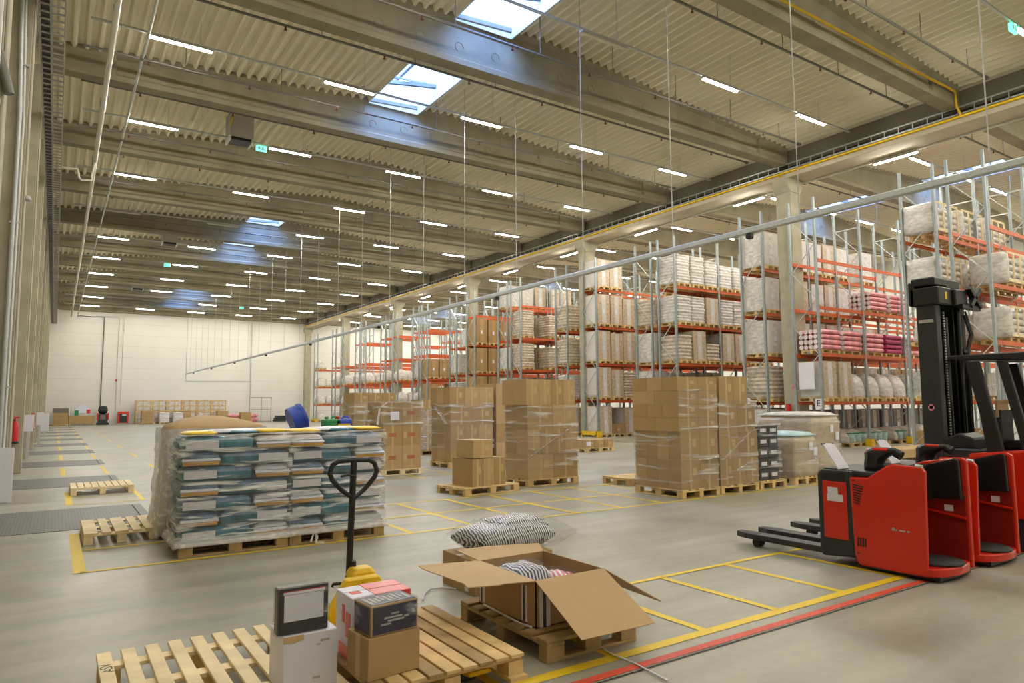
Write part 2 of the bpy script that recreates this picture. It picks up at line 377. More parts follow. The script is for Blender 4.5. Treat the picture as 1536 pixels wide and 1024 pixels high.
for i, y in enumerate(BAYC):
    bay = 'open hall\'s %s bay from back' % ORD[len(BAYC)-1-i]; bay2 = 'rack hall\'s %s bay from back' % ORD[len(BAYC)-1-i]
    trunking(y, .3, 22.3, 'thin steel light rail crossing '+bay); trunking(y, 24., 46.8, 'thin steel light rail crossing '+bay2)
    for j, x in enumerate(LX): lightfix(x, y, (round(y, 1), j) not in off, '%s tube light, %s from the wall columns, %s' % ('unlit' if (round(y, 1), j) in off else 'lit', ORD[j], bay))
    for j, x in enumerate(LX2): lightfix(x, y, True, 'lit tube light, %s from the girder, %s' % (ORD[j], bay2))
for k in range(0, 11):
    y = 4.9+6*k; lightfix(23.75, y, True, 'lit tube light under the girder\'s rack side, %s from the back wall' % ORD[10-k], 9.98, PI/2)
lp = MB().box(23.72, 23.78, YF+3, YB-.2, 10.07, 10.13)
tag(lp.build('light_trunking', 'white_pipe'), 'long white light rail running along the girder on the rack side', 'light rail')
# sprinkler pipes with heads
hd = MB(); hd.cyl((0, 0, 0), (0, 0, -.1), .022, 6); hd.cyl((0, 0, -.1), (0, 0, -.12), .04, 6)
hdm = hd.mesh('sprinkler_head', 'head_red'); clm = MB().box(-.012, .012, -.012, .012, 0, .75).mesh('hanger', 'pipe_dark')
def sprinkler(y, x0, x1, lab, z=10.95):
    t = thing('sprinkler_pipe', lab, 'sprinkler pipe', (0, y, z), 0, 'sprinkler pipes under the roof')
    link('pipe', MB().cyl((x0, 0, 0), (x1, 0, 0), .035, 8).mesh('pipe', 'pipe_dark'), t)
    link('end_cap', MB().cyl((x1, 0, 0), (x1+.12, 0, 0), .06, 8).mesh('end_cap', 'pipe_dark'), t)
    x = x0+1.5
    while x < x1:
        link('sprinkler_head', hdm, t, (x, 0, 0)); link('hanger', MB().box(-.008, .008, -.008, .008, 0, roofz(x+.9)+.05-z).mesh('hanger', 'pipe_dark'), t, (x+.9, 0, 0)); x += 2.6
for i, y in enumerate(BAYC):
    if y < 0: continue
    n = ORD[len(BAYC)-1-i]
    sprinkler(y-2.05, .2, 21.9, 'dark sprinkler pipe on the near side of the open hall\'s %s bay from back' % n); sprinkler(y+1.7, .2, 21.9, 'dark sprinkler pipe on the far side of the open hall\'s %s bay from back' % n)
    sprinkler(y-1.9, 24.5, 46., 'dark sprinkler pipe on the near side of the rack hall\'s %s bay from back' % n)
# pipes along the left side of the roof
m = MB().tube([(.68, -6, 10.1), (.72, 15, 10.1), (.80, 30, 10.1), (.93, 74.6, 10.1), (.93, 75.2, 10.05)], .065, 12)
o = tag(m.build('roof_pipe', 'white_pipe'), 'thick pale pipe running the hall\'s length beside the cable trays', 'pipe')
for k in range(9): link('pipe_hanger', MB().box(-.01, .01, -.01, .01, 0, 1.2).mesh('pipe_hanger', 'pipe_dark'), o, (.72+.003*k*6, 6.4+6*k, 10.16))
link('offset_branch', MB().tube([(-.2, 27.0, 9.7), (.15, 27., 9.7), (.3, 27., 9.72), (.34, 27., 9.45), (.42, 27., 9.35), (.7, 27., 9.4), (.78, 27., 10.05)], .035, 8).mesh('offset_branch', 'white_pipe'), o)
m = MB().tube([(1.36, -6, 10.05), (1.38, 15, 10.), (1.40, 72, 10.), (1.42, 75.2, 10.)], .03, 8)
o = tag(m.build('roof_pipe', 'galv'), 'thin grey conduit running the hall\'s length beside the thick pale pipe', 'pipe')
for k in range(12): link('coupling', MB().cyl((0, -.06, 0), (0, .06, 0), .05, 8).mesh('coupling', 'pipe_dark'), o, (1.38, 6+6*k, 10.0))
# cable ladders along the wall columns
def ladder(x0, x1, z, m, lab, st, wires):
    t = thing('cable_ladder', lab, 'cable tray', (0, 0, z))
    for x in (x0, x1): link('side_rail', MB().box(x-.012, x+.012, YF+2, YB-.3, 0, .1).mesh('side_rail', m), t)
    r = MB(); y = YF+2.2
    while y < YB-.4: r.box(x0, x1, y-.02, y+.02, .0, .03); y += st
    rg = link('rungs', r.mesh('rungs', m), t); rg['kind'] = 'stuff'
    for i in range(wires):
        x = x0+.035+(x1-x0-.07)*i/max(1, wires-1); link('cable', MB().tube([(x, YF+2, .05), (x+.01, 30, .05), (x, YB-.4, .05)], .024, 5).mesh('cable', 'black'), t)
ladder(-.6, -.41, 9.3, 'grey_box', 'dark cable tray full of black cables along the left wall', .3, 6)
ladder(-.39, -.17, 9.3, 'grey_box', 'pale cable tray with open rungs beside the dark tray', .3, 0)
t = thing('cable_ladder', 'steel cable tray on the girder ledge above the yellow pipe', 'cable tray', (0, 0, 10.42))
for x, z in ((22.74, .0), (22.74, .22), (23.0, .0)): link('side_rail', MB().box(x-.01, x+.01, YF+2, YB-.3, z, z+.05).mesh('side_rail', 'galv'), t)
r = MB(); y = YF+2.2
while y < YB-.4: r.box(22.74, 23.0, y-.02, y+.02, 0, .03); r.box(22.73, 22.745, y-.015, y+.015, 0, .25); y += .45
link('rungs', r.mesh('rungs', 'galv'), t)['kind'] = 'stuff'
for x in (22.79, 22.86, 22.93): link('cable', MB().tube([(x, YF+2, .1), (x, YB-.4, .1)], .04, 5).mesh('cable', 'black'), t)
m = MB().tube([(22.68, YF+2, 10.34), (22.68, YB-.2, 10.34)], .045, 8)
o = tag(m.build('gas_pipe', 'yellow'), 'yellow gas pipe running along the girder with a branch up a roof beam', 'pipe')
link('branch', MB().tube([(22.68, 9.1, 10.34), (22.4, 9.1, 10.6), (22.35, 9.1, 11.05), (20, 9.12, 11.05), (12.5, 9.12, 11.08), (6, 9.12, 11.1)], .035, 8).mesh('branch', 'yellow'), o)
link('drop', MB().tube([(22.68, 15.4, 10.34), (22.6, 15.4, 10.2)], .04, 8).mesh('drop', 'yellow'), o)
# suspended busbar rail on hanging rods across the open hall
t = thing('suspended_rail', 'long grey rail hung on thin rods in front of the racks', 'rail', (0, 0, 0))
link('rail', MB().box(10.85, 10.95, .8, YB-.02, 4.86, 4.98).mesh('rail', 'galv', bev=.02), t)
for k in range(25):
    y = 4.05+3.0*k
    if y > 75: break
    link('hanging_rod', MB().cyl((10.9, y, 4.98), (10.9, y, roofz(10.9)+.05), .010, 6).mesh('hanging_rod', 'grey_box'), t)
    if k % 3 == 1: link('clamp', MB().box(10.84, 10.96, y+1.0, y+1.12, 4.76, 4.87).mesh('clamp', 'black', bev=.02), t)
link('wall_riser', MB().cyl((10.9, YB-.05, 4.2), (10.9, YB-.05, 10.7), .03, 6).mesh('wall_riser', 'galv'), t)
link('wall_run', MB().tube([(10.9, YB-.05, 4.2), (17.15, YB-.05, 4.25)], .025, 6).mesh('wall_run', 'galv'), t)
# heaters and exit signs under the roof
def heater(x, y, lab):
    t = thing('ceiling_heater', lab, 'heater', (x, y, 10.72)); link('casing', MB().box(0, .8, -.35, .35, .14, 1.1).mesh('casing', 'grey_box', bev=.02), t)
    link('outlet', MB().box(.08, .72, -.3, .3, .04, .15).mesh('outlet', 'black'), t); f = MB()
    for a, b in ((0, .06), (.74, .8)): f.box(a, b, -.35, .35, 0, .15)
    link('frame', f.mesh('frame', 'pipe_white'), t)
    link('gas_hose', MB().tube([(.02, -.36, .5), (.1, -.37, .8), (.3, -.37, 1.12), (.32, -.3, 1.15)], .025, 6).mesh('gas_hose', 'yellow'), t)
    link('flue', MB().cyl((.42, 0, 1.1), (.42, 0, 1.45), .07, 10).mesh('flue', 'galv'), t)
    link('connector', MB().box(.38, .55, -.37, -.3, 1.0, 1.12).mesh('connector', 'black'), t)
heater(4.54, 24.4, 'grey gas heater with yellow hose hung beside the near exit sign'); heater(4.6, 42.4, 'grey gas heater hung in the middle of the hall\'s length'); heater(4.6, 60.4, 'grey gas heater hung closest to the back wall')
def exitsign(x, y, lab):
    t = thing('exit_sign', lab, 'exit sign', (x, y, 10.62)); link('box', MB().box(0, .36, -.04, .04, 0, .2).mesh('box', 'exit_green', bev=.01), t)
    link('pictogram', MB().box(.06, .13, -.045, -.039, .05, .15).box(.17, .30, -.045, -.039, .04, .08).box(.2, .24, -.045, -.039, .08, .16).mesh('pictogram', 'paper'), t)
    link('stem', MB().box(.16, .2, -.01, .01, .2, .235).mesh('stem', 'galv'), t)
exitsign(5.5, 24.4, 'green exit sign beside the nearest grey heater'); exitsign(5.45, 48.4, 'green exit sign in front of the second blue lit pair of beams'); exitsign(13.9, 66.4, 'small green exit sign next to the back wall lights'); exitsign(18.9, 6.4, 'green exit sign at the upper right beside a bright tube light')
# ------------------------------------------------------------------ pallets
def pal_parts(L, W, nb, bw, h=.144):
    P = []                                          # (name, mesh builder args): boards along x
    ys = [-W/2+bw[0]/2+(W-bw[0])*i/(nb-1) for i in range(nb)]
    for i, y in enumerate(ys): b = bw[i % len(bw)]; P.append(('deck_board', (-L/2, L/2, y-b/2, y+b/2, h-.022, h)))
    for x in (-L/2+.0725, 0, L/2-.0725): P.append(('stringer', (x-.0725, x+.0725, -W/2, W/2, h-.044, h-.022)))
    for x in (-L/2+.0725, 0, L/2-.0725):
        for y in (-W/2+.05, 0, W/2-.05): P.append(('block', (x-.07, x+.07, y-.05, y+.05, .022, h-.044)))
    for y in (-W/2+.05, 0, W/2-.05): P.append(('bottom_board', (-L/2, L/2, y-.05, y+.05, 0, .022)))
    return P
_pm = {}
def pallet(x, y, rz, lab, m='wood', L=1.2, W=.8, nb=5, bw=(.145, .1), z=0., group='wooden pallets'):
    t = thing('pallet', lab, 'pallet', (x, y, z), rz, group)
    key = (m, L, W, nb)
    if key not in _pm:
        _pm[key] = [(n, MB().box(*a).mesh(n, m, bev=.004)) for n, a in pal_parts(L, W, nb, bw)]
    for n, me in _pm[key]: link(n, me, t)
    return t
_b = MB()
for n, a in pal_parts(1.2, .8, 5, (.145, .1)): _b.box(*a)
PALM = _b.mesh('pallet', 'wood')
# ------------------------------------------------------------------ cartons in stacks
def carton_mesh(w, d, h, m='kraft', pr=None, tape=True):
    b = MB().box(0, w, 0, d, 0, h)
    if tape: b.box(w/2-.025, w/2+.025, -.0012, d+.0012, -.0, h+.0012, 1); b.box(w*.1, w*.9, -.0015, 0, h*.02, h*.03, 1)
    if pr: b.box(w*.28, w*.68, -.002, 0, h*.42, h*.58, 2); b.box(-.002, 0, d*.3, d*.7, h*.42, h*.58, 2); b.box(w*.08, w*.22, -.002, 0, h*.35, h*.62, 1)
    else: b.box(w*.62, w*.82, -.002, 0, h*.45, h*.72, 1)
    return b.mesh('carton', [m, 'tape', 'kraft_print'])
def carton_stack(name, x0, y0, rz, layers, stack, jit=.006, pr=None, mats=('kraft', 'kraft', 'kraft_pale'), grp=None, skipf=None):
    """layers: list of (z0, z1, X offset, X size, Y size, nx, ny)"""
    rnd = random.Random(stack); c, s = math.cos(rz), math.sin(rz)
    for li, (z0, z1, ox, w, d, nx, ny) in enumerate(layers):
        for i in range(nx):
            for j in range(ny):
                if 0 < i < nx-1 and 0 < j < ny-1: continue
                if skipf and skipf(li, i, j): continue
                cw, cd = w/nx-.006, d/ny-.006
                lx, ly = ox+w*i/nx+.003, d*j/ny+.003+0
                me = carton_mesh(cw, cd, z1-z0-.003, rnd.choice(mats), pr)
                o = link(name, me, None, (x0+lx*c-ly*s, y0+lx*s+ly*c, z0+.001), rz)
                tag(o, 'kraft carton, layer %d, %s across, %s deep, %s' % (li+1, ORD[i], ORD[j], stack), 'cardboard box', grp or 'cartons on the '+stack)
def film_shell(x0, x1, y0, y1, z0, z1, lab, m='film', amp=.012, seed=1, rz=0., flare=0., top=True, nz=10):
    rnd = random.Random(seed); rings = []; cx, cy = (x0+x1)/2, (y0+y1)/2
    for k in range(nz+1):
        t = k/nz; e = flare*max(0, 1-t*6)
        r = rrect(0, 0, x1-x0+2*e, y1-y0+2*e, .035, z0+(z1-z0)*t, 2)
        rings.append([(p[0]*(1+rnd.uniform(-1, 1)*amp), p[1]*(1+rnd.uniform(-1, 1)*amp), p[2]+rnd.uniform(-1, 1)*amp*.6) for p in r])
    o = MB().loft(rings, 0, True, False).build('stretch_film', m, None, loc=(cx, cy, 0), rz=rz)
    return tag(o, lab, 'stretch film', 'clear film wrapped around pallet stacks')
def band(pts, w, lab=None, parent=None, m='film_heavy'):
    b = MB()
    for p, q in zip(pts, pts[1:]): b.bar(p, q, w, .004)
    return link('film_band', b.mesh('film_band', m), parent)
# tall wrapped carton stack right of the middle
pallet(9.6, 8.93, PI/2, 'light pallet under the tall wrapped carton stack with seven layers', 'wood', 1.18, .98)
L = [(.145, .65, 0, .98, 1.12, 2, 4), (.65, 1.15, 0, .98, 1.12, 2, 4)]+[(1.15+.243*i, 1.15+.243*(i+1), -.03, 1.03, 1.14, 2, 2+(i % 2)) for i in range(4)]
carton_stack('carton', 9.12, 8.37, 0, L, 'tall seven layer stack')
f = film_shell(9.10, 10.13, 8.35, 9.53, .10, 1.9, 'clear film around the tall wrapped stack of six layers', 'film', .006, 3)
band([(-.5, .3, .8), (.1, -.6, .3), (.14, -.61, .12)], .05, None, f); band([(-.5, -.3, .72), (.15, -.6, .65), (.5, -.6, .7)], .09, None, f)
pallet(10.68, 8.93, PI/2, 'pallet under the narrower carton stack next to the tall one', 'wood', 1.16, 1.08)
L = [(.145, .62, .02, 1.1, 1.08, 3, 3), (.62, 1.12, .02, 1.1, 1.08, 2, 3), (1.12, 1.63, .02, 1.05, 1.08, 2, 3), (1.63, 2.15, .06, .8, 1.08, 2, 3)]
carton_stack('carton', 10.13, 8.37, 0, L, 'stack beside the black crates', mats=('kraft', 'kraft_dark', 'kraft'))
f = film_shell(10.13, 11.26, 8.35, 9.47, .13, 1.7, 'clear film around the narrower stack beside the black crates', 'film', .006, 5)
band([(-.5, -.57, .62), (.3, -.57, 1.1), (.56, -.57, 1.16)], .06, None, f); band([(-.1, -.57, .42), (.2, -.57, .52), (.56, -.57, .56)], .05, None, f)
# carton stacks left of the middle
pallet(8.56, 11.72, 0, 'pallet under the large wrapped stack behind the loose cartons', 'wood', 1.3, .86)
L = [(.145, .64, 0, 1.28, .82, 2, 2), (.64, 1.14, 0, 1.27, .82, 4, 2), (1.14, 1.635, 0, 1.26, .82, 2, 2), (1.635, 2.16, -.03, 1.26, .9, 4, 2)]
carton_stack('carton', 7.92, 11.3, 0, L, 'large wrapped stack behind the loose cartons')
f = film_shell(7.9, 9.22, 11.27, 12.15, .3, 1.62, 'clear film around the large stack behind the loose cartons', 'film', .006, 8)
band([(-.6, -.45, .62), (.0, -.46, .95), (.5, -.46, 1.2)], .06, None, f); band([(-.62, -.45, .75), (-.3, -.46, .7), (.62, -.46, .68)], .1, None, f)
pallet(9.25, 16.4, 0, 'pallet under the wrapped stack with the torn film top', 'wood', 1.28, 1.1)
L = [(.145, .63, .03, 1.3, 1.1, 3, 3), (.63, 1.12, .03, 1.3, 1.1, 3, 3), (1.12, 1.61, .03, 1.3, 1.1, 2, 3), (1.61, 2.12, 0, 1.36, 1.1, 3, 3)]
carton_stack('carton', 8.62, 15.85, 0, L, 'wrapped stack left behind the loose cartons')
f = film_shell(8.6, 9.98, 15.82, 17.0, .45, 1.7, 'clear film around the stack behind and left of loose cartons', 'film', .006, 11)
band([(-.7, .2, 1.6), (-.7, -.45, 1.15)], .1, None, f)
pallet(10.75, 16.4, 0, 'pallet under the wrapped stack partly hidden by the large one', 'wood', 1.3, 1.1)
L = [(.145, .63, 0, 1.35, 1.1, 3, 2), (.63, 1.12, 0, 1.35, 1.1, 2, 2), (1.12, 1.65, 0, 1.35, 1.1, 2, 2), (1.65, 2.22, 0, 1.35, 1.1, 3, 2)]
carton_stack('carton', 10.06, 15.85, 0, L, 'stack partly hidden behind the large wrapped one')
# turned pallet with four loose cartons
r4 = math.radians(7.5)
pallet(6.26+.6*math.cos(r4)-.45*math.sin(r4), 10.83+.6*math.sin(r4)+.45*math.cos(r4), r4, 'turned pallet carrying the four loose cartons', 'wood', 1.3, .9)
def loose(x, y, z, w, d, h, lab, rz=r4, m='kraft', pr=None): return tag(link('carton', carton_mesh(w, d, h, m, pr), None, (x, y, z), rz), lab, 'cardboard box')
loose(6.43, 10.95, .146, .24, .62, .50, 'loose carton at the near left end of the row on the turned pallet')
loose(6.68, 10.98, .146, .27, .62, .50, 'loose carton in the middle of the row on the turned pallet', m='kraft_pale')
loose(6.96, 11.02, .146, .26, .62, .51, 'loose carton at the far right end of the row on the turned pallet', m='kraft')
loose(6.46, 10.97, .66, .46, .52, .33, 'single carton lying on top of the row on the turned pallet', m='kraft_pale')
# stacks with red print behind the bag pallets
pallet(6.93, 15.5, 0, 'pallet under the printed cartons wrapped at the top', 'wood_pale', 1.1, .9)
L = [(.145, .69, 0, .98, .84, 2, 2), (.69, 1.21, 0, .98, .84, 2, 2), (1.21, 1.72, -.05, 1.03, .86, 2, 2)]
carton_stack('carton', 6.43, 15.07, 0, L, 'printed carton stack behind the pallet jack handle', pr=True)
f = film_shell(6.33, 7.46, 15.03, 15.97, 1.15, 1.74, 'milky film around the printed carton stack\'s upper layer', 'film', .01, 13)
band([(-.62, -.45, 1.2), (-.58, -.48, 1.58), (-.4, -.5, 1.72), (.5, -.5, 1.74)], .05, None, f, 'film_milky')
link('shipping_note', MB().box(-.3, -.08, -.478, -.476, 1.3, 1.5).mesh('shipping_note', 'paper'), f)
pallet(7.9, 19.5, 0, 'pallet under the taller cartons behind the printed carton stack', 'wood', 1.3, .9)
L = [(.145, .75, 0, 1.31, .9, 2, 2), (.75, 1.37, 0, 1.31, .9, 2, 2), (1.37, 1.7, 0, 1.31, .9, 2, 2), (1.7, 2.02, 0, 1.31, .9, 3, 2)]
carton_stack('carton', 7.22, 19.05, 0, L, 'taller stack behind the printed cartons', mats=('kraft_pale', 'kraft', 'kraft'))
film_shell(7.2, 8.55, 19.0, 20.0, .3, 1.75, 'clear film around the taller stack behind the printed cartons', 'film', .008, 17)
pallet(10.6, 20.9, 0, 'pallet under the narrow wrapped stack seen in the gap', 'wood_dark', 1.2, .8)
L = [(.145, .66, 0, 1.1, .76, 2, 2), (.66, 1.2, 0, 1.1, .76, 2, 2), (1.2, 1.5, 0, 1.1, .76, 2, 2), (1.52, 1.82, -.02, .7, .7, 1, 1)]
carton_stack('carton', 10.05, 20.5, 0, L, 'narrow stack seen in the gap between stacks', mats=('kraft_dark', 'kraft'))
film_shell(10.0, 11.2, 20.46, 21.3, .2, 1.5, 'clear film around the narrow stack seen in the gap', 'film_heavy', .012, 19)
# lone pallets on the floor
pallet(10.25, 10.65, 0, 'empty light pallet sticking out behind the tall wrapped stack', 'wood', 1.2, .8)
pallet(15.75, 18.5, 0, 'pallet with one layer of flat cartons in the open aisle', 'wood', 1.3, .8)
for i in range(3): loose(15.12+.43*i, 18.15, .146, .41, .7, .27, ['white-labelled flat carton at the left end of the aisle pallet', 'middle flat carton on the aisle pallet', 'flat carton at the right end of the aisle pallet'][i], 0)
tag(MB().box(15.16, 15.36, 18.14, 18.149, .22, .36).build('shipping_note', 'paper'), 'white note on the flat carton of the aisle pallet', 'label')
pallet(.76, 10.35, PI/2, 'empty five-board pallet by the near tread plate and yellow corner', 'wood_pale', 1.2, .8)
pallet(.84, 15.85, PI/2, 'empty nine-board pallet standing farther along the yellow dashes', 'wood_pale', 1.1, 1.04, 9, (.1, .1))
# black crates
pallet(11.75, 8.95, PI/2, 'pallet under the black wrapped crates', 'wood', 1.1, .82)
for li in range(5):
    for i in range(2):
        for j in range(2):
            z = .146+.215*li; w = MB().box(0, .30, 0, .46, 0, .205)
            o = w.build('crate', 'charcoal', bev=.012, loc=(11.41+.315*i, 8.47+.48*j, z))
            link('label', MB().box(.06, .24, -.003, 0, .07, .14).mesh('label', 'paper'), o); link('rim', MB().box(-.006, .306, -.006, .466, .17, .2).mesh('rim', 'black'), o)
            tag(o, 'black crate with white label, layer %d, %s column, %s row' % (li+1, ['front', 'back'][j], ORD[i]), 'crate', 'black crates on the wrapped pallet')
film_shell(11.38, 12.09, 8.43, 9.46, .14, 1.27, 'clear film around the black crates', 'film', .012, 23)
# sacks in brown wrap next to the crates
def brown_load(x0, x1, y0, y1, h, lab, toplab, seed, m='brown_wrap', topm='white_wrap'):
    pallet((x0+x1)/2, (y0+y1)/2, PI/2, 'pallet under the '+lab, 'wood', y1-y0+.02, x1-x0)
    rnd = random.Random(seed); rings = []
    for k in range(9):
        t = k/8; e = 1+.02*math.sin(t*9)+(-.06 if k == 8 else 0)
        rings.append([(p[0]*e, p[1]*e, p[2]+rnd.uniform(-.01, .01)) for p in rrect(0, 0, x1-x0, y1-y0, .06, .146+(h-.146)*t, 3)])
    o = MB().loft(rings).build('wrapped_load', m, loc=((x0+x1)/2, (y0+y1)/2, 0)); tag(o, lab, 'wrapped pallet load')
    link('cover', MB().pillow((x1-x0)*1.02, (y1-y0)*1.0, .16, (0, 0, h-.05), 10, 0, .03).mesh('cover', topm), o)
    for (u, v) in ((.12, .8), (.3, .68)): link('shipping_note', MB().box((x1-x0)*u, (x1-x0)*u+.13, -(y1-y0)/2-.022, -(y1-y0)/2-.018, h*v-.09, h*v+.08).mesh('shipping_note', 'paper'), o)
    film_shell(x0-.02, x1+.02, y0-.02, y1+.02, .16, h+.02, 'clear film around the '+toplab, 'film', .01, seed+50)
brown_load(12.46, 13.27, 8.42, 9.5, .95, 'low brown wrapped load with white bag top beside the crates', 'low brown load beside the crates', 31, topm='teal_wrap')
brown_load(13.62, 14.75, 8.78, 10.1, 1.34, 'taller brown wrapped load with white notes behind the low one', 'taller brown load behind the low one', 37)
# ------------------------------------------------------------------ two pallets of teal bags
bagm = {}
def bagmesh(L_, W_, seed):
    """filled paper bag: teal band low on the face, pale printed upper part"""
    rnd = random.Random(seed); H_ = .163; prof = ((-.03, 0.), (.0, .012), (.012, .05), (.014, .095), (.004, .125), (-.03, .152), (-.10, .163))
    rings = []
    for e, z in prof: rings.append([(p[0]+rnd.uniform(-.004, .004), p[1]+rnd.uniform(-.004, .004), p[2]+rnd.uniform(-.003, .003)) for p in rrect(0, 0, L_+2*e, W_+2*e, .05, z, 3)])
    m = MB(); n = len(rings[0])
    for i in range(len(rings)-1): m.loft([rings[i], rings[i+1]], 0 if i < 3 else 1, True, False)  # upper faces take the paler colour, a painted highlight of the film
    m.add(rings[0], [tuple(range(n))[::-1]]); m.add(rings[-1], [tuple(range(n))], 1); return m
for k, L_, W_ in (('long', .72, .37), ('end', .365, .77)):
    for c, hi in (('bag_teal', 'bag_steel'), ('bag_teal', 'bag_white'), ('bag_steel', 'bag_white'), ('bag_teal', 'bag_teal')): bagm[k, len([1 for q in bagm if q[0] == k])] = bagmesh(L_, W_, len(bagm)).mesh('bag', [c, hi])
lblm = MB().box(-.17, .17, -.008, 0, .03, .12).mesh('label', 'bag_white', bev=.003)
flpm = MB().prism([(0, .008), (-.035, .02), (-.045, .045), (-.02, .06), (0, .062)], 'x', -.185, .185).mesh('sewn_end', 'bag_ochre')
flwm = MB().prism([(0, .055), (-.035, .05), (-.05, .068), (-.02, .085), (0, .09)], 'x', -.195, .195).mesh('end_fold', 'bag_white')
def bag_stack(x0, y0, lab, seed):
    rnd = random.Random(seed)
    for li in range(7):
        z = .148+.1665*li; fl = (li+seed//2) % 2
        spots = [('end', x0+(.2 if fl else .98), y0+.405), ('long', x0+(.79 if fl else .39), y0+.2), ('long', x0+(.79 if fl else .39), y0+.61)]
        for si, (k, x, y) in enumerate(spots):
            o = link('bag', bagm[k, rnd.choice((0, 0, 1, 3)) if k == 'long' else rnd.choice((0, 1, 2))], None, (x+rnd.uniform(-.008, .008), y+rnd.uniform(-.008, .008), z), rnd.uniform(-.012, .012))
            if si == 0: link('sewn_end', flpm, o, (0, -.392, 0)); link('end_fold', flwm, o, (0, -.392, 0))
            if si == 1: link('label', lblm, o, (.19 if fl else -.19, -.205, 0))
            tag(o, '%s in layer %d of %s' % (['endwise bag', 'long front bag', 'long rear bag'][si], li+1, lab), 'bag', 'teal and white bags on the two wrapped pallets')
    for i, (x, y, c, s, w) in enumerate(((.2, .25, 'bag_yellow', .36, 'yellow'), (.5, .42, 'bag_white', .5, 'white'), (.98, .25, 'bag_yellow', .36, 'second yellow'), (.68, .3, 'bag_teal', .34, 'teal'), (.8, .62, 'bag_white', .6, 'second white'))):
        o = MB().pillow(s, .42, .055, (0, 0, 0), 8, 0, .05).build('bag', c, loc=(x0+x, y0+y, 1.316+.006*(i % 3)), rz=.1*i); tag(o, 'flat '+w+' bag on the very top of '+lab, 'bag')
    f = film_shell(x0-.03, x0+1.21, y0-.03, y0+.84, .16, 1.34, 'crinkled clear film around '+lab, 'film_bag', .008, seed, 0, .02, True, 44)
    rings = []
    for e, z in ((-.0, .20), (.02, .18), (.05, .15), (.06, .125), (.05, .115)): rings.append([(p[0]+rnd.uniform(-.008, .008), p[1]+rnd.uniform(-.008, .008), p[2]+rnd.uniform(-.006, .006)) for p in rrect(0, 0, 1.2+2*e, .84+2*e, .03, z, 4)])
    link('gathered_hem', MB().loft(rings, 0, True, False).mesh('gathered_hem', 'film_milky'), f)
    return f
pallet(1.78, 8.74, 0, 'dark pallet under the left stack of teal bags', 'wood_dark', 1.18, .84)
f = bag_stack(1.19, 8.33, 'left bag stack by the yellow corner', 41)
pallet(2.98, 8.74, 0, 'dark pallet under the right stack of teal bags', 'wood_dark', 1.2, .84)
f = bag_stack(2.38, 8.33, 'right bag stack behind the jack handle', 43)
link('film_tail', MB().tube([(-.3, -.44, .16), (-.28, -.47, .08), (-.3, -.5, .02), (-.22, -.55, .015)], .018, 6).tube([(-.3, -.44, .16), (-.36, -.5, .04)], .012, 6).mesh('film_tail', 'film_milky'), f)
# brown wrapped hump behind the bags
pallet(1.8, 10.12, 0, 'pallet under the brown humped load behind the left bags', 'wood_dark', 1.2, .95)
rnd = random.Random(5); rings = []
for k in range(13):
    t = k/12; e = 1.07-.05*t
    rings.append([(p[0]*e+rnd.uniform(-.012, .012)-.05*(1-t)**2, p[1]*e+rnd.uniform(-.012, .012), p[2]) for p in rrect(0, 0, 1.14, 1.0, .1, .146+1.2*t, 4)])
o = MB().loft(rings).build('wrapped_load', 'brown_wrap', loc=(1.82, 10.1, 0)); tag(o, 'tall brown paper load with humped top behind the left bags', 'wrapped pallet load')
link('paper_cover', MB().loft([rrect(0, 0, 1.2, 1.03, .1, 1.33, 4), rrect(.0, 0, 1.12, .95, .1, 1.40, 4), rrect(-.05, 0, .6, .5, .1, 1.49, 4), rrect(-.05, 0, .2, .2, .05, 1.52, 4)]).mesh('paper_cover', 'kraft_pale'), o)
rings = []
for k in range(14):
    t = k/13; e = .09*(1-t)**2+.045
    rings.append([(p[0]-(e*.9 if p[0] < 0 else -.03)+rnd.uniform(-.02, .02), p[1]+rnd.uniform(-.02, .02), p[2]) for p in rrect(0, 0, 1.16, 1.04, .08, .05+1.32*t, 4)])
o = MB().loft(rings, 0, True, False).build('stretch_film', 'film_milky', loc=(1.80, 10.1, 0)); tag(o, 'loose milky film hanging around the brown humped load', 'stretch film', 'clear film wrapped around pallet stacks')
# load behind the right bags: cartons with a blue drum and jerrycans on top
pallet(3.1, 10.1, 0, 'dark pallet showing behind the right bag stack', 'wood_grey', 1.2, .8)
carton_stack('carton', 2.52, 9.72, 0, [(.145, .7, 0, 1.16, .76, 2, 2), (.7, 1.24, 0, 1.16, .76, 2, 2)], 'hidden stack behind the right bags')
t = thing('drum', 'blue drum leaning in clear film behind the right bag stack', 'drum', (2.96, 10.1, 1.245))
link('body', MB().tube([(-.1, 0, .19), (.06, .0, .25)], [.18, .19], 20).mesh('body', 'blue'), t); link('lid', MB().tube([(.05, 0, .246), (.09, 0, .262)], .198, 20).mesh('lid', 'blue'), t)
for i, (x, c, l) in enumerate(((3.42, 'green', 'green jerrycan between the blue drum and blue jerrycan'), (3.58, 'blue', 'blue jerrycan with yellow label above the right bag stack'))):
    t = thing('jerrycan', l, 'jerrycan', (x, 9.95, 1.25)); link('body', MB().box(-.13, .13, -.1, .1, 0, .2).mesh('body', c, bev=.03, seg=2), t)
    link('cap', MB().cyl((-.07, 0, .2), (-.07, 0, .235), .03).mesh('cap', 'red' if i else c), t); link('handle', MB().tube([(0, 0, .2), (.02, 0, .23), (.1, 0, .23), (.11, 0, .19)], .014, 6).mesh('handle', c), t)
    if i: link('label', MB().box(-.09, .1, -.104, -.1, .03, .13).mesh('label', 'yellow'), t)
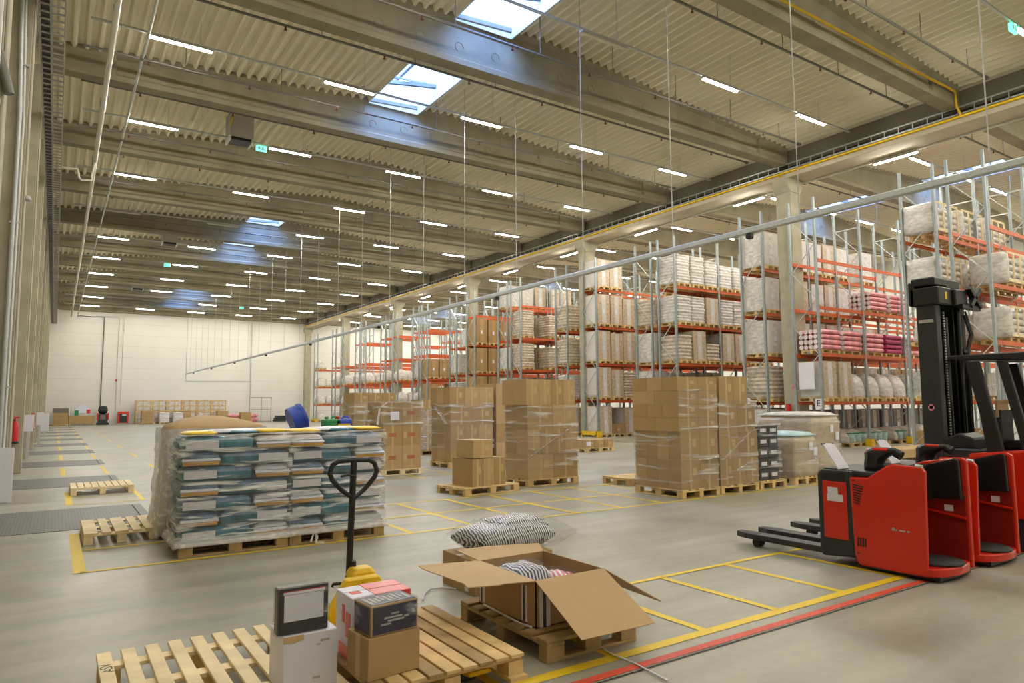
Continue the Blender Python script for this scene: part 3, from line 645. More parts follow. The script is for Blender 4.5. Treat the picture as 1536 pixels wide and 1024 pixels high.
# ------------------------------------------------------------------ foreground pallets and boxes
t = thing('pallet', 'new pale wooden pallet with open slats and scribbled letters in front', 'pallet', (0, 0, 0), 0, 'wooden pallets')
for i in range(9):
    x = .28+.1315*i; link('deck_board', MB().box(x, x+.077, 3.66, 5.03, .122, .144).mesh('deck_board', 'wood_pale', bev=.003), t)
for y in (4.85, 4.43, 4.01, 3.72):
    link('stringer', MB().box(.28, 1.41, y-.05, y+.05, .10, .122).mesh('stringer', 'wood_pale'), t)
for y in (4.85, 4.43, 4.01, 3.72):
    for x in (.34, .84, 1.33): link('block', MB().box(x-.06, x+.06, y-.05, y+.05, .02, .10).mesh('block', 'wood'), t)
for x in (.34, .84, 1.33): link('bottom_board', MB().box(x-.05, x+.05, 3.66, 4.92, 0, .02).mesh('bottom_board', 'wood'), t)
text('scribble', 'ASV', .09, t, (.322, 4.72, .1445), (0, 0, PI/2+.1), 'black', .0003)
# lifted darker pallet
t = thing('pallet', 'weathered pallet lifted on the yellow hand pallet truck', 'pallet', (0, 0, 0), 0, 'wooden pallets')
for i in range(9):
    x = 1.42+.1063*i; link('deck_board', MB().box(x, x+.09, 3.42, 4.6, .178, .2).mesh('deck_board', ('wood_dark', 'wood')[i % 3 > 0], bev=.003), t)
for y in (3.50, 4.01, 4.53): link('stringer', MB().box(1.42, 2.36, y-.05, y+.05, .156, .178).mesh('stringer', 'wood'), t)
for y in (3.50, 4.01, 4.53):
    for x in (1.47, 1.89, 2.31): link('block', MB().box(x-.05, x+.05, y-.065, y+.065, .078, .156).mesh('block', 'wood'), t)
for x in (1.47, 1.89, 2.31): link('bottom_board', MB().box(x-.06, x+.06, 3.4, 4.6, .056, .078).mesh('bottom_board', 'wood'), t)
# hand pallet truck
t = thing('hand_pallet_truck', 'yellow hand pallet truck with black loop handle under the weathered pallet', 'hand pallet truck', (1.9, 4.85, 0))
for x in (-.21, .21):
    fk = link('fork', MB().prism([(-1.35, .10), (-1.25, .085), (0, .085), (0, .14), (-1.25, .14), (-1.35, .12)], 'x', x-.075, x+.075).mesh('fork', 'yellow', bev=.008), t)
    link('load_roller', MB().cyl((x-.06, -1.15, .042), (x+.06, -1.15, .042), .04).mesh('load_roller', 'rubber'), fk)
link('frame', MB().prism([(-.285, .085), (.285, .085), (.285, .16), (.12, .42), (-.12, .42), (-.285, .16)], 'y', -.08, 0).mesh('frame', 'yellow', bev=.01), t)
link('pump_cover', MB().loft([rrect(.05, .09, .30, .2, .03, .16, 2), rrect(.05, .09, .28, .18, .03, .25, 2), rrect(.04, .09, .18, .15, .03, .43, 2), rrect(.04, .09, .14, .12, .03, .46, 2)], 0, False).mesh('pump_cover', 'yellow', bev=.006), t)
link('hydraulic_unit', MB().cyl((0, .13, .1), (0, .13, .4), .06).mesh('hydraulic_unit', 'black'), t)
for x in (-.075, .075): link('steer_wheel', MB().cyl((x-.03, .15, .09), (x+.03, .15, .09), .088, 20).mesh('steer_wheel', 'rubber'), t)
hnd = link('handle', MB().tube([(-.02, .17, .30), (-.02, .16, .5), (0, .15, 1.235)], .024, 10).mesh('handle', 'black'), t)
lp = [(-.0+.0, .15, .95), (.09, .15, 1.02), (.165, .15, 1.10), (.185, .15, 1.15), (.165, .15, 1.21), (.12, .15, 1.235), (0, .15, 1.24), (-.12, .15, 1.235), (-.165, .15, 1.21), (-.185, .15, 1.15), (-.165, .15, 1.10), (-.09, .15, 1.02)]
link('grip_loop', MB().tube(lp, .019, 10, 0, True).mesh('grip_loop', 'black'), hnd)
link('release_lever', MB().tube([(0, .13, 1.12), (-.06, .12, 1.135), (-.11, .12, 1.125)], .009, 6).mesh('release_lever', 'black'), hnd)
link('foot_pedal', MB().tube([(-.03, .2, .33), (-.12, .22, .33), (-.13, .22, .31)], .012, 6).mesh('foot_pedal', 'black'), t)
link('linkage_bracket', MB().prism([(-.06, .22), (.02, .22), (.02, .5), (-.02, .5)], 'y', .12, .2).mesh('linkage_bracket', 'black', bev=.006), t)
link('warning_sticker', MB().box(.0, .1, -.026+.01, -.022+.01, .24, .27).mesh('warning_sticker', 'black'), t)
# boxes
def onebox(nm, lab, cat, x, y, z, w, d, h, m, rz=0., bev=.004): return tag(MB().box(0, w, 0, d, 0, h).build(nm, m, bev=bev, loc=(x, y, z), rz=rz), lab, cat)
o = onebox('carton', 'plain brown carton carrying the dark printed box', 'cardboard box', 1.43, 3.52, .2005, .32, .24, .22, 'kraft', math.radians(6))
link('tape', MB().box(-.001, .0, .09, .14, .0, .22).box(.0, .32, .095, .145, .22, .2212).mesh('tape', 'tape'), o)
link('lid_seam', MB().box(0, .32, .119, .121, .2212, .2216).mesh('lid_seam', 'slit'), o)
o = onebox('carton', 'dark navy printed box lying on the plain brown carton', 'cardboard box', 1.445, 3.525, .4225, .29, .2, .16, 'kraft', math.radians(5))
link('printed_panel', MB().box(.012, .278, -.002, 0, .01, .15).box(-.002, 0, .012, .188, .01, .15).box(.01, .28, .012, .188, .16, .162).mesh('printed_panel', 'navy'), o)
pn = MB()
for i, (a, b, zz) in enumerate(((.06, .12, .05), (.10, .2, .065), (.08, .19, .082), (.12, .17, .10), (.2, .23, .075))): pn.box(a, b, -.003, -.001, zz, zz+.01)
for i in range(9): pn.box(.02+.028*i, .04+.028*i, .03+.012*(i % 4), .16-.012*(i % 3), .162, .1635)
link('faint_print', pn.mesh('faint_print', 'grey_box'), o)
link('plastic_wrap', MB().loft([rrect(.145, .1, .296, .206, .012, z, 2) for z in (.002, .08, .166)], 0, True, True).mesh('plastic_wrap', 'film_clear'), o)
o = onebox('carton', 'white and red box standing behind the dark printed box', 'cardboard box', 1.45, 3.815, .2005, .36, .26, .36, 'white_box', 0)
link('red_wrap', MB().box(.14, .362, -.002, .262, .34, .363).box(.14, .362, -.003, .263, .0, .36).mesh('red_wrap', 'ext_red'), o)
link('red_print', MB().box(-.003, 0, .02, .09, .13, .27).box(-.003, 0, .11, .15, .2, .3).box(-.003, 0, .01, .2, .01, .08).box(.03, .09, .08, .13, .36, .362).mesh('red_print', 'ext_red'), o)
link('lid_seam', MB().box(.0, .36, .129, .131, .363, .364).mesh('lid_seam', 'slit'), o)
o = onebox('carton', 'tall plain white box under the film-wrapped framed panel', 'cardboard box', 1.055, 3.76, .1445, .295, .26, .29, 'white_box', 0)
link('torn_tape', MB().add([(.0, -.002, .29), (.11, -.002, .29), (.11, -.002, .262), (.06, -.002, .252), (.0, -.002, .258)], [(0, 4, 3, 2, 1)]).mesh('torn_tape', 'tape'), o)
link('small_print', MB().box(.2, .25, -.002, 0, .235, .248).box(.18, .2, -.002, 0, .22, .228).box(.16, .2, -.002, 0, .05, .06).mesh('small_print', 'grey_box'), o)
t = thing('framed_panel', 'black framed panel with white sheet, film wrapped, on the white box', 'packaged panel', (1.03, 3.795, .435), 0)
link('body', MB().box(0, .275, 0, .06, 0, .245).mesh('body', 'grey_wrap', bev=.006), t); link('frame', MB().box(.008, .272, -.008, 0, .005, .24).mesh('frame', 'charcoal'), t)
link('white_sheet', MB().box(.034, .246, -.011, -.008, .068, .205).box(.03, .255, -.011, -.008, .208, .222).mesh('white_sheet', 'white_box'), t)
link('red_edge', MB().box(.03, .255, -.0115, -.009, .222, .226).mesh('red_edge', 'ext_red'), t)
link('plastic_wrap', MB().loft([rrect(.137, .025, .29, .084, .012, z, 2) for z in (0, .06, .13, .2, .252)], 0, True, True).mesh('plastic_wrap', 'film_clear'), t)
# floor pallet with the opened carton
pallet(3.07, 4.19, 0, 'worn floor pallet under the big opened carton', 'wood_dark', .78, 1.12, 7, (.12, .1))
bx = thing('open_carton', 'big opened carton with spread flaps on the worn floor pallet', 'cardboard box', (2.76, 3.86, .1455))
W_, D_, H_ = .61, .74, .315
wl = MB().box(0, W_, 0, .008, 0, H_).box(0, W_, D_-.008, D_, 0, H_).box(0, .008, 0, D_, 0, H_).box(W_-.008, W_, 0, D_, 0, H_).box(0, W_, 0, D_, 0, .008)
link('walls', wl.mesh('walls', 'kraft'), bx)
def flap(nm, pts): 
    n = len(pts); b = MB(); a = Vector(pts[1])-Vector(pts[0]); c = Vector(pts[2])-Vector(pts[1]); nn = a.cross(c).normalized()*.006
    b.add([Vector(p) for p in pts]+[Vector(p)-nn for p in pts], [tuple(range(n)), tuple(range(n, 2*n))[::-1]]+[(i, n+i, n+(i+1) % n, (i+1) % n) for i in range(n)])
    return link('flap', b.mesh('flap', 'kraft_pale'), bx)
flap('left', [(0, 0, H_), (0, D_, H_), (-.53, D_-.03, .355), (-.54, D_-.13, .35), (-.50, .1, .35), (-.53, .0, .352), (-.3, -.01, .335), (-.25, .01, .332)])
flap('front', [(W_, 0, H_), (0, 0, H_), (.01, -.47, .055), (W_-.0, -.5, .06)])
flap('right', [(W_, D_, H_), (W_, 0, H_), (W_+.40, -.17, .06), (W_+.36, .55, .1)])
flap('back', [(0, D_, H_), (W_, D_, H_), (W_+.08, D_+.17, .34), (W_*.4, D_+.3, .345), (-.02, D_+.33, .34)])
link('printed_tape', MB().box(.03, .12, -.002, 0, .0, .27).box(-.002, 0, .1, .17, .02, .26).box(-.002, 0, .66, .73, .02, .25).mesh('printed_tape', 'paper'), bx)
link('tape_stripe', MB().box(.06, .085, -.003, 0, .0, .27).box(-.003, 0, .125, .15, .02, .26).box(-.003, 0, .69, .71, .02, .25).mesh('tape_stripe', 'navy'), bx)
tag(MB().tube([(2.74, 4.5, .16), (2.745, 4.2, .148), (2.735, 4.0, .149), (2.75, 3.9, .15)], .008, 6).build('tape_strip', 'paper'), 'loose white tape strip lying along the opened carton\'s base', 'tape')
for i, (x, y, m, l, s, hh) in enumerate(((2.98, 4.34, 'check', 'checked dark blue fabric bundle inside the opened carton', .36, .30), (3.2, 4.2, 'redstripe', 'red and white fabric bundle inside the opened carton', .26, .24))):
    t = thing('fabric_bundle', l, 'fabric bundle', (x, y, .155), .5*i); link('fabric', MB().pillow(s, s*1.1, hh, (0, 0, 0), 9, 0, .08).mesh('fabric', m), t)
    link('plastic_bag', MB().pillow(s+.05, s*1.1+.06, hh+.02, (0, 0, 0), 9, 0, .14).mesh('plastic_bag', 'film_clear'), t)
# flat carton behind with a striped bundle
o = onebox('carton', 'closed flat carton on the floor behind the opened carton', 'cardboard box', 3.08, 5.22, 0, .85, .58, .30, 'kraft')
link('tape', MB().box(-.002, 0, .1, .16, .02, .28).box(.0, .85, .26, .32, .30, .302).mesh('tape', 'paper'), o)
t = thing('fabric_bundle', 'black and white striped bundle in crinkled plastic on the flat carton', 'fabric bundle', (3.62, 5.52, .304), .1)
link('fabric', MB().pillow(.86, .56, .24, (-.04, 0, 0), 14, 0, .1).mesh('fabric', 'zebra'), t)
link('plastic_bag', MB().pillow(1.08, .70, .26, (.06, 0, 0), 14, 0, .2).mesh('plastic_bag', 'film_clear'), t)
link('fold', MB().pillow(.6, .42, .17, (.1, .04, .11), 10, 0, .2).mesh('fold', 'zebra'), t)
tag(MB().tube([(3.2, 3.9, .012), (3.16, 3.72, .012), (3.12, 3.5, .012), (3.13, 3.3, .012), (3.1, 3.0, .012)], .006, 6).build('strap', 'paper'), 'white strap trailing from the opened carton over the red line', 'strap')
tag(MB().tube([(2.66, 5.36, .01), (2.74, 5.5, .012), (2.85, 5.62, .014), (2.98, 5.62, .013), (3.06, 5.50, .012)], .008, 6).build('strap', 'paper'), 'bent white strap lying between pallet truck and flat carton', 'strap')
# ------------------------------------------------------------------ rider pallet trucks: forks towards +y, operator bay at the -y end, left side at local x = 0
def pallet_truck(x, lab):
    t = thing('pallet_truck', lab, 'pallet truck', (x, 3.12, 0), 0, 'parked red rider pallet trucks')
    W = .72
    for fx in (.13, .53):
        fk = link('fork', MB().prism([(fx-.09, 1.0), (fx+.09, 1.0), (fx+.09, 2.12), (fx+.045, 2.27), (fx-.045, 2.27), (fx-.09, 2.12)], 'z', .085, .15).mesh('fork', 'charcoal', bev=.012, seg=2), t)
        link('tip_slot', MB().box(fx-.04, fx+.04, 1.98, 2.18, .149, .152).mesh('tip_slot', 'black'), fk)
        link('load_wheel', MB().cyl((fx-.05, 2.0, .05), (fx+.05, 2.0, .05), .05, 16).mesh('load_wheel', 'rubber'), fk)
    link('battery_case', MB().prism([(.78, .10), (1.14, .07), (1.16, .15), (1.16, .90), (1.12, .955), (.78, .955)], 'x', .015, W-.015).mesh('battery_case', 'charcoal', bev=.02, seg=2), t)
    bc = link('battery_door', MB().box(.006, .02, .84, 1.10, .26, .84).mesh('battery_door', 'red', bev=.006), t)
    link('sticker', MB().box(.003, .007, .88, 1.05, .64, .71).box(.003, .007, .93, 1.04, .71, .78).mesh('sticker', 'paper'), bc)
    link('handle_recess', MB().box(.008, .02, .86, 1.10, .86, .92).mesh('handle_recess', 'black'), t)
    # left skin and chassis
    side = [(.10, .045), (.74, .045), (.78, .13), (.80, .90), (.62, .905), (.42, 1.04), (.36, 1.055), (.10, 1.045), (.07, 1.0)]
    link('body', MB().prism(side, 'x', 0, .05).mesh('body', 'red', bev=.02, seg=2), t)
    link('far_side', MB().prism([(.74, .05), (.78, .9), (.4, 1.05), (.05, 1.11), (.0, 1.08), (-.0, .07), (.1, .05)], 'x', W-.05, W).mesh('far_side', 'red', bev=.016, seg=2), t)
    link('motor_cover', MB().box(.05, W-.05, .44, .80, .06, .86).mesh('motor_cover', 'red_shaded'), t)
    link('inner_shelf', MB().prism([(.36, .56), (.48, .56), (.48, .60), (.36, .585)], 'x', .05, W-.05).mesh('inner_shelf', 'red'), t)
    link('knee_pad', MB().prism([(.30, .68), (.48, .68), (.48, 1.0), (.40, 1.03), (.33, 1.0)], 'x', .05, W-.05).mesh('knee_pad', 'black_gloss', bev=.02, seg=2), t)
    link('side_pad', MB().prism([(.04, .70), (.50, .68), (.50, .92), (.36, 1.02), (.09, 1.10), (.05, 1.08)], 'x', W-.10, W-.045).mesh('side_pad', 'black_gloss', bev=.015, seg=2), t)
    link('shade_panel', MB().prism([(.03, .13), (.44, .13), (.44, .72), (.03, .74)], 'x', W-.056, W-.049).mesh('shade_panel', 'red_shaded'), t)  # thin added sheet, darker red for the shade inside the bay
    link('inner_ledge', MB().prism([(.03, .52), (.44, .58), (.44, .60), (.03, .54)], 'x', W-.085, W-.049).mesh('inner_ledge', 'red'), t)
    link('plate', MB().box(W-.059, W-.056, .14, .22, .58, .64).mesh('plate', 'paper'), t)
    fl = [(.05, .44), (W-.05, .44)]+[(W/2+(W/2)*math.cos(a), .10+.14*math.sin(a)) for a in [-PI*k/10 for k in range(11)]]
    link('platform', MB().prism(fl, 'z', .05, .13).mesh('platform', 'red', bev=.012), t)
    link('foot_mat', MB().lathe([(0, 0), (.24, 0), (.25, .012), (.24, .024), (0, .028)], 28, 0, (W/2+.0, .20, .132)).mesh('foot_mat', 'rubber'), t)
    link('drive_skirt', MB().box(.06, W-.06, .02, .74, .02, .06).mesh('drive_skirt', 'black'), t)
    link('top_cover', MB().prism([(.46, .90), (.80, .90), (1.13, .94), (1.10, .975), (.80, .965), (.60, .955), (.46, 1.0)], 'x', .05, W-.05).mesh('top_cover', 'charcoal', bev=.02, seg=2), t)
    # tiller head
    th = link('tiller_head', MB().loft([rrect(.26, .66, .20, .20, .07, .93, 4), rrect(.26, .68, .16, .17, .06, 1.02, 4), rrect(.26, .66, .16, .2, .07, 1.08, 4), rrect(.26, .62, .18, .28, .08, 1.135, 4), rrect(.26, .58, .17, .30, .08, 1.17, 4), rrect(.26, .57, .12, .2, .05, 1.195, 4)]).mesh('tiller_head', 'black_gloss'), t)
    link('control_horn', MB().tube([(.26, .46, 1.15), (.26, .40, 1.12)], .045, 10).mesh('control_horn', 'black'), th)
    link('red_switch', MB().box(.17, .20, .50, .64, 1.165, 1.19).mesh('red_switch', 'red', bev=.005), th)
    bo = MB(); a, b = Vector((.08, .90, .97)), Vector((.08, 1.06, 1.22))
    bo.bar(a, b, .20, .012, 0, (0, 1, 0)); cb = link('clipboard', bo.mesh('clipboard', 'white_box'), t)
    for d in (-.08, .08): link('clip', MB().box(.08+d-.015, .08+d+.015, 1.05, 1.075, 1.205, 1.225).mesh('clip', 'black'), cb)
    v = MB()
    for i in range(8): v.bar((-.002, .76-.022*(i % 2)*0-.0*i, .83-.025*i), (-.002, .66+.006*i, .815-.025*i), .006, .011)
    for i in range(4): v.bar((-.002, .74-.025*i, .23), (-.002, .735-.025*i, .315), .011, .006, 0, (1, 0, 0))
    for q in ((.755, .87), (.74, .16)): v.cyl((-.003, q[0], q[1]), (.001, q[0], q[1]), .009, 10)
    vg = link('vents', v.mesh('vents', 'black'), t)
    lg = MB()
    for i, wd in enumerate((.03, .015, .03, .02, .025)): lg.box(-.003, .001, .40-.035*i-wd, .40-.035*i, .43, .445+.012*(i == 0))
    link('faded_logo', lg.mesh('faded_logo', 'grey_box'), t)
    link('edge_cap', MB().cyl((.025, .10, 1.045), (.025, .16, 1.05), .02, 10).mesh('edge_cap', 'steel'), t)
    return t
pallet_truck(6.70, 'nearest red rider pallet truck with grey forks beside the red line')
pallet_truck(7.745, 'second red rider pallet truck parked between the first and the mast truck')
# reach truck behind
t = thing('reach_truck', 'red reach truck with tall black mast parked behind the pallet trucks', 'reach truck', (8.85, 3.1, 0))
link('chassis', MB().prism([(-.0, .36), (.95, .36), (.95, .99), (.62, 1.0), (.62, 1.05), (.0, 1.12)], 'x', 0, 1.25).mesh('chassis', 'red', bev=.03, seg=2), t)
link('skirt', MB().prism([(.02, .05), (.95, .05), (.95, .37), (.0, .37)], 'x', .02, 1.23).mesh('skirt', 'charcoal', bev=.03, seg=2), t)
for x in (.12, 1.13): link('straddle_leg', MB().box(x-.1, x+.1, .9, 2.05, .06, .26).mesh('straddle_leg', 'charcoal', bev=.02), t); link('wheel', MB().cyl((x-.07, 1.9, .14), (x+.07, 1.9, .14), .14, 20).mesh('wheel', 'rubber'), t)
link('drive_wheel', MB().cyl((.2, .35, .17), (.4, .35, .17), .17, 20).mesh('drive_wheel', 'rubber'), t)
link('hood', MB().box(.04, 1.2, .5, .94, .98, 1.10).mesh('hood', 'charcoal', bev=.02), t)
link('console', MB().prism([(.55, 1.09), (.93, 1.09), (.93, 1.2), (.75, 1.28), (.6, 1.22)], 'x', .1, .55).mesh('console', 'black', bev=.02), t)
link('seat', MB().prism([(.05, 1.08), (.5, 1.08), (.5, 1.18), (.18, 1.2), (.12, 1.6), (.04, 1.6)], 'x', .5, 1.1).mesh('seat', 'black', bev=.03), t)
link('control_box', MB().box(.42, .75, .42, .5, 1.15, 1.55).mesh('control_box', 'black', bev=.01), t)
link('document_holder', MB().box(.40, .70, .44, .47, 1.46, 1.66).mesh('document_holder', 'kraft_pale', bev=.005), t)
# overhead guard
g1 = MB().prism([(-.05, 2.1), (.78, 2.15), (.82, 2.20), (-.05, 2.2)], 'x', .08, 1.18)
gd = link('overhead_guard', g1.mesh('overhead_guard', 'black', bev=.012), t)
for x in (.06, 1.14):
    link('guard_post', MB().prism([(.28, 1.04), (.45, 1.04), (.50, 1.5), (.62, 2.12), (.48, 2.12), (.36, 1.5)], 'x', x-.0, x+.07).mesh('guard_post', 'black', bev=.012), gd)
    link('guard_post', MB().prism([(.0, 1.1), (.10, 1.1), (.30, 2.12), (.2, 2.12)], 'x', x, x+.06).mesh('guard_post', 'black', bev=.012), gd)
# mast
m1 = MB().box(.10, .22, .92, 1.15, .12, 3.0).box(.75, .87, .92, 1.15, .12, 3.0).box(.10, .87, 1.05, 1.12, 2.82, 2.98)
ms = link('mast', m1.mesh('mast', 'charcoal', bev=.01), t)
link('inner_mast', MB().box(.24, .32, .96, 1.12, .15, 3.04).box(.65, .73, .96, 1.12, .15, 3.04).box(.24, .73, 1.02, 1.1, .2, .4).box(.24, .73, 1.06, 1.12, .4, 2.9).mesh('inner_mast', 'black', bev=.008), ms)
link('lift_cylinder', MB().cyl((.44, .99, .2), (.44, .99, 2.7), .05).mesh('lift_cylinder', 'black_gloss'), ms)
link('lift_cylinder', MB().cyl((.70, .93, .2), (.70, .93, 2.9), .03).mesh('lift_cylinder', 'black_gloss'), ms)
ch = MB()
for k in range(64): ch.box(.325, .355, .935, .95, .6+.034*k, .6+.034*k+.02)
link('chain', ch.mesh('chain', 'steel'), ms)
link('hose', MB().tube([(.80, .9, 2.75), (.86, .86, 2.5), (.82, .9, 2.3), (.81, .9, 1.2)], .018, 8).tube([(.84, .9, 2.8), (.9, .86, 2.5), (.86, .9, 2.3), (.85, .9, 1.2)], .014, 8).mesh('hose', 'rubber'), ms)
link('hose_clamp', MB().box(.72, .9, .89, .93, 2.27, 2.31).mesh('hose_clamp', 'black'), ms)
link('cross_sticker', MB().box(.095, .10, 1.0, 1.07, 1.56, 1.6).box(.095, .10, 1.015, 1.055, 1.54, 1.62).mesh('cross_sticker', 'roll_pink'), ms)
link('type_plate', MB().box(.095, .10, .95, 1.12, 2.62, 2.66).mesh('type_plate', 'grey_box'), ms)
# fork carriage raised at the mast head
ca = link('carriage', MB().box(.06, .42, .86, 1.2, 2.84, 3.06).box(.06, .95, 1.14, 1.22, 2.84, 3.14).box(.06, .4, .9, 1.18, 3.08, 3.18).box(.48, .86, .95, 1.18, 3.08, 3.2).box(.42, .74, .82, .9, 2.83, 3.05).mesh('carriage', 'black', bev=.015), ms)
xb = MB(); xb.bar((.72, .8, 2.84), (1.0, .8, 3.08), .075, .06); xb.bar((.72, .8, 3.08), (1.0, .8, 2.84), .075, .06); xb.box(.5, 1.0, .78, .84, 2.80, 2.86)
link('cross_brace', xb.mesh('cross_brace', 'black', bev=.006), ca)
link('yellow_sticker', MB().box(.23, .28, .855, .861, 2.91, 3.0).mesh('yellow_sticker', 'yellow'), ca)
link('yellow_sticker', MB().box(.85, .87, .77, .775, 2.92, 2.99).mesh('yellow_sticker', 'yellow'), ca)
# ------------------------------------------------------------------ pallet racking: rows run in x, ends towards the open hall at x = 22.5
X0 = 22.5
RH = 9.05
_rk = {}
def frame_meshes(d, h):
    k = (d, h)
    if k in _rk: return _rk[k]
    p = MB()
    for y in (0, d): p.box(-.05, .05, y-.035, y+.035, 0, h); p.box(-.07, .07, y-.06, y+.06, 0, .012)
    b = MB(); z = .35; s = 0
    while z+1.0 < h-.1:
        b.bar((0, .03 if s else d-.03, z), (0, d-.03 if s else .03, z+1.0), .035, .022); s = 1-s; z += 1.0
    b.bar((0, 0, .3), (0, d, .3), .035); b.bar((0, 0, z), (0, d, z), .035); b.bar((0, 0, 2.1), (0, d, 2.1), .035)
    _rk[k] = (p.mesh('upright_frame', 'rackpost'), b.mesh('brace', 'galv')); return _rk[k]
def beam_mesh(L_):
    if L_ not in _rk: _rk[L_] = MB().box(.05, L_-.05, -.025, .025, -.06, .06).box(.05, .075, -.04, .04, -.1, .1).box(L_-.075, L_-.05, -.04, .04, -.1, .1).mesh('beam', 'orange')
    return _rk[L_]
gm = MB().box(-.12, .10, -.14, .10, 0, .12).box(-.12, -.10, -.14, .1, 0, .28).box(-.12, .1, -.14, -.12, 0, .28).mesh('post_guard', 'yellow')
def rack(y, lab, bays, pitch, levels, skip=(), d=1.0, guard=False, x0=X0):
    t = thing('pallet_rack', lab, 'pallet rack', (x0, y, 0), 0, 'orange and grey pallet racks')
    pm, bm_ = frame_meshes(d, RH)
    for i in range(bays+1):
        o = link('upright_frame', pm, t, (pitch*i, 0, 0)); link('brace', bm_, o)
    for li, z in enumerate(levels):
        for b in range(bays):
            if (li, b) in skip: continue
            for yy in (0, d): link('beam', beam_mesh(pitch), t, (pitch*b, yy, z))
    if guard:
        link('end_guard', MB().box(-.2, -.12, -.12, d+.1, .1, .3).box(-.2, .1, -.14, -.06, 0, .3).box(-.2, .1, d+.03, d+.12, 0, .3).mesh('end_guard', 'yellow'), t)
    return t
# ---- loads
def boxload(w, d, h, m, strip=None, seed=0):
    b = MB().box(-w/2, w/2, -d/2, d/2, 0, h)
    if strip:
        b.box(-w*.17, w*.17, -d/2-.004, -d/2, h*.03, h*.97, 1); b.box(-w/2-.004, -w/2, -d*.36, d*.36, h*.03, h*.97, 1); b.box(-w*.12, w*.06, -d/2-.006, -d/2-.003, h*.35, h*.5, 2)
    return b.mesh('load', [m, strip or m, 'paper'], bev=.012)
def sackload(w, d, h, layers, m, amp=.05, seed=0, taper=0.):
    rnd = random.Random(seed); rings = []; N = layers*4
    offs = [(rnd.uniform(-.025, .025), rnd.uniform(-.02, .02)) for _ in range(layers+1)]
    for k in range(N+1):
        t = k/N; e = 1+amp*(abs(math.sin(PI*t*layers))-.6)-taper*t*t; ox, oy = offs[k//4]
        if k == N: e *= .8
        rings.append([(p[0]*e+ox+rnd.uniform(-.008, .008), p[1]*e+oy, p[2]) for p in rrect(0, 0, w, d, .09, h*t, 3)])
    return MB().loft(rings).mesh('load', m)
def domeload(w, d, h, m, seed):
    rnd = random.Random(seed); b = MB()
    rings = []
    for k in range(9):
        t = k/8; e = 1.03*(1-t**3)**.5 if t < 1 else .12
        rings.append([(p[0]*e*(1+rnd.uniform(-.04, .04)), p[1]*e, p[2]+rnd.uniform(-.015, .015)) for p in rrect(0, 0, w, d, .14, h*t, 3)])
    return b.loft(rings).mesh('load', m)
KIND = {
 'w': ('white boxed load', 'wrapped load', lambda h, s: boxload(.82, 1.08, h, 'white_carton', 'white_wrap')),
 'W': ('wide white boxed load', 'wrapped load', lambda h, s: boxload(1.22, 1.02, h, 'white_carton', 'white_wrap')),
 'k': ('white striped kraft load', 'boxed load', lambda h, s: boxload(.80, 1.08, h, 'brown_wrap', 'white_carton')),
 'c': ('plain kraft boxed load', 'boxed load', lambda h, s: boxload(.80, 1.08, h, 'kraft_dark', 'kraft')),
 's': ('wrapped pale sacks', 'sack load', lambda h, s: sackload(.84, 1.12, h, max(4, int(h/.13)), 'white_wrap', .05, s)),
 'b': ('wrapped brown sacks', 'sack load', lambda h, s: sackload(.84, 1.12, h, max(4, int(h/.14)), 'sack_wrap', .08, s)),
 'd': ('domed white sacks', 'sack load', lambda h, s: domeload(.86, 1.1, h, 'white_wrap', s)),
 'D': ('lumpy pale sacks', 'sack load', lambda h, s: domeload(.84, 1.02, h, 'white_wrap', s)),
 't': ('bulging teal bag', 'sack load', lambda h, s: sackload(1.5, 1.1, h, 5, 'teal_wrap', .06, s, .25)),
 'g': ('dark grey boxed load', 'boxed load', lambda h, s: boxload(.82, 1.1, h, 'grey_wrap', 'brown_wrap')),
 'x': ('blue-grey wrapped bundle', 'wrapped load', lambda h, s: domeload(.84, 1.02, h, 'white_wrap', s)),
}
_lm = {}
nload = [0]
def put(kind, x, y, z, h, where, onpal=True):
    """pallet with its load; x, y is the centre of the place, z the beam top"""
    if onpal:
        p = link('pallet', PALM, None, (x, y, z), PI/2 if kind not in 'Wt' else 0); tag(p, 'pallet %s' % where, 'pallet', 'pallets on the racks')
    if kind == 'e': return
    nm, cat, fn = KIND[kind]; nload[0] += 1; v = (kind, round(h, 2), nload[0] % 4)
    if v not in _lm: _lm[v] = fn(h, nload[0])
    o = link({'sack load': 'sack_load', 'boxed load': 'boxed_load', 'wrapped load': 'wrapped_load'}[cat], _lm[v], None, (x+random.uniform(-.015, .015), y+random.uniform(-.02, .02), z+(.146 if onpal else .002)), random.uniform(-.02, .02))
    tag(o, nm+' '+where, cat, nm+'s on the racks')
DEFH = dict(w=1.25, W=1.25, k=1.3, c=1.3, s=1.2, b=1.25, d=.62, D=.95, t=1.0, g=1.2, x=.8, e=0)
LV = ['at floor level', 'on level one', 'on level two', 'on level three', 'on level four']
def fill(y, rowname, pitch, levels, rows, d=1.0, npos=3, x0=X0):
    """rows: per level a string of kinds, npos to a bay; a kind may be followed by a height in dm, e.g. 'w9'"""
    for li, row in enumerate(rows):
        z = .0 if li == 0 else levels[li-1]+.06
        i = 0; pos = 0
        while i < len(row):
            k = row[i]; i += 1; h = DEFH.get(k, 1)
            num = ''
            while i < len(row) and row[i].isdigit(): num += row[i]; i += 1
            if num: h = int(num)/10
            b, q = divmod(pos, npos)
            if k != '.': put(k, x0+pitch*b+.05+(pitch-.1)*(q+.5)/npos, y+d/2, z+.001, h, '%s, place %d, %s' % (LV[li], pos+1, rowname))
            pos += 1
L1 = [1.62, 3.35, 5.02, 6.75]
L2 = [1.78, 3.62, 5.47, 7.38]
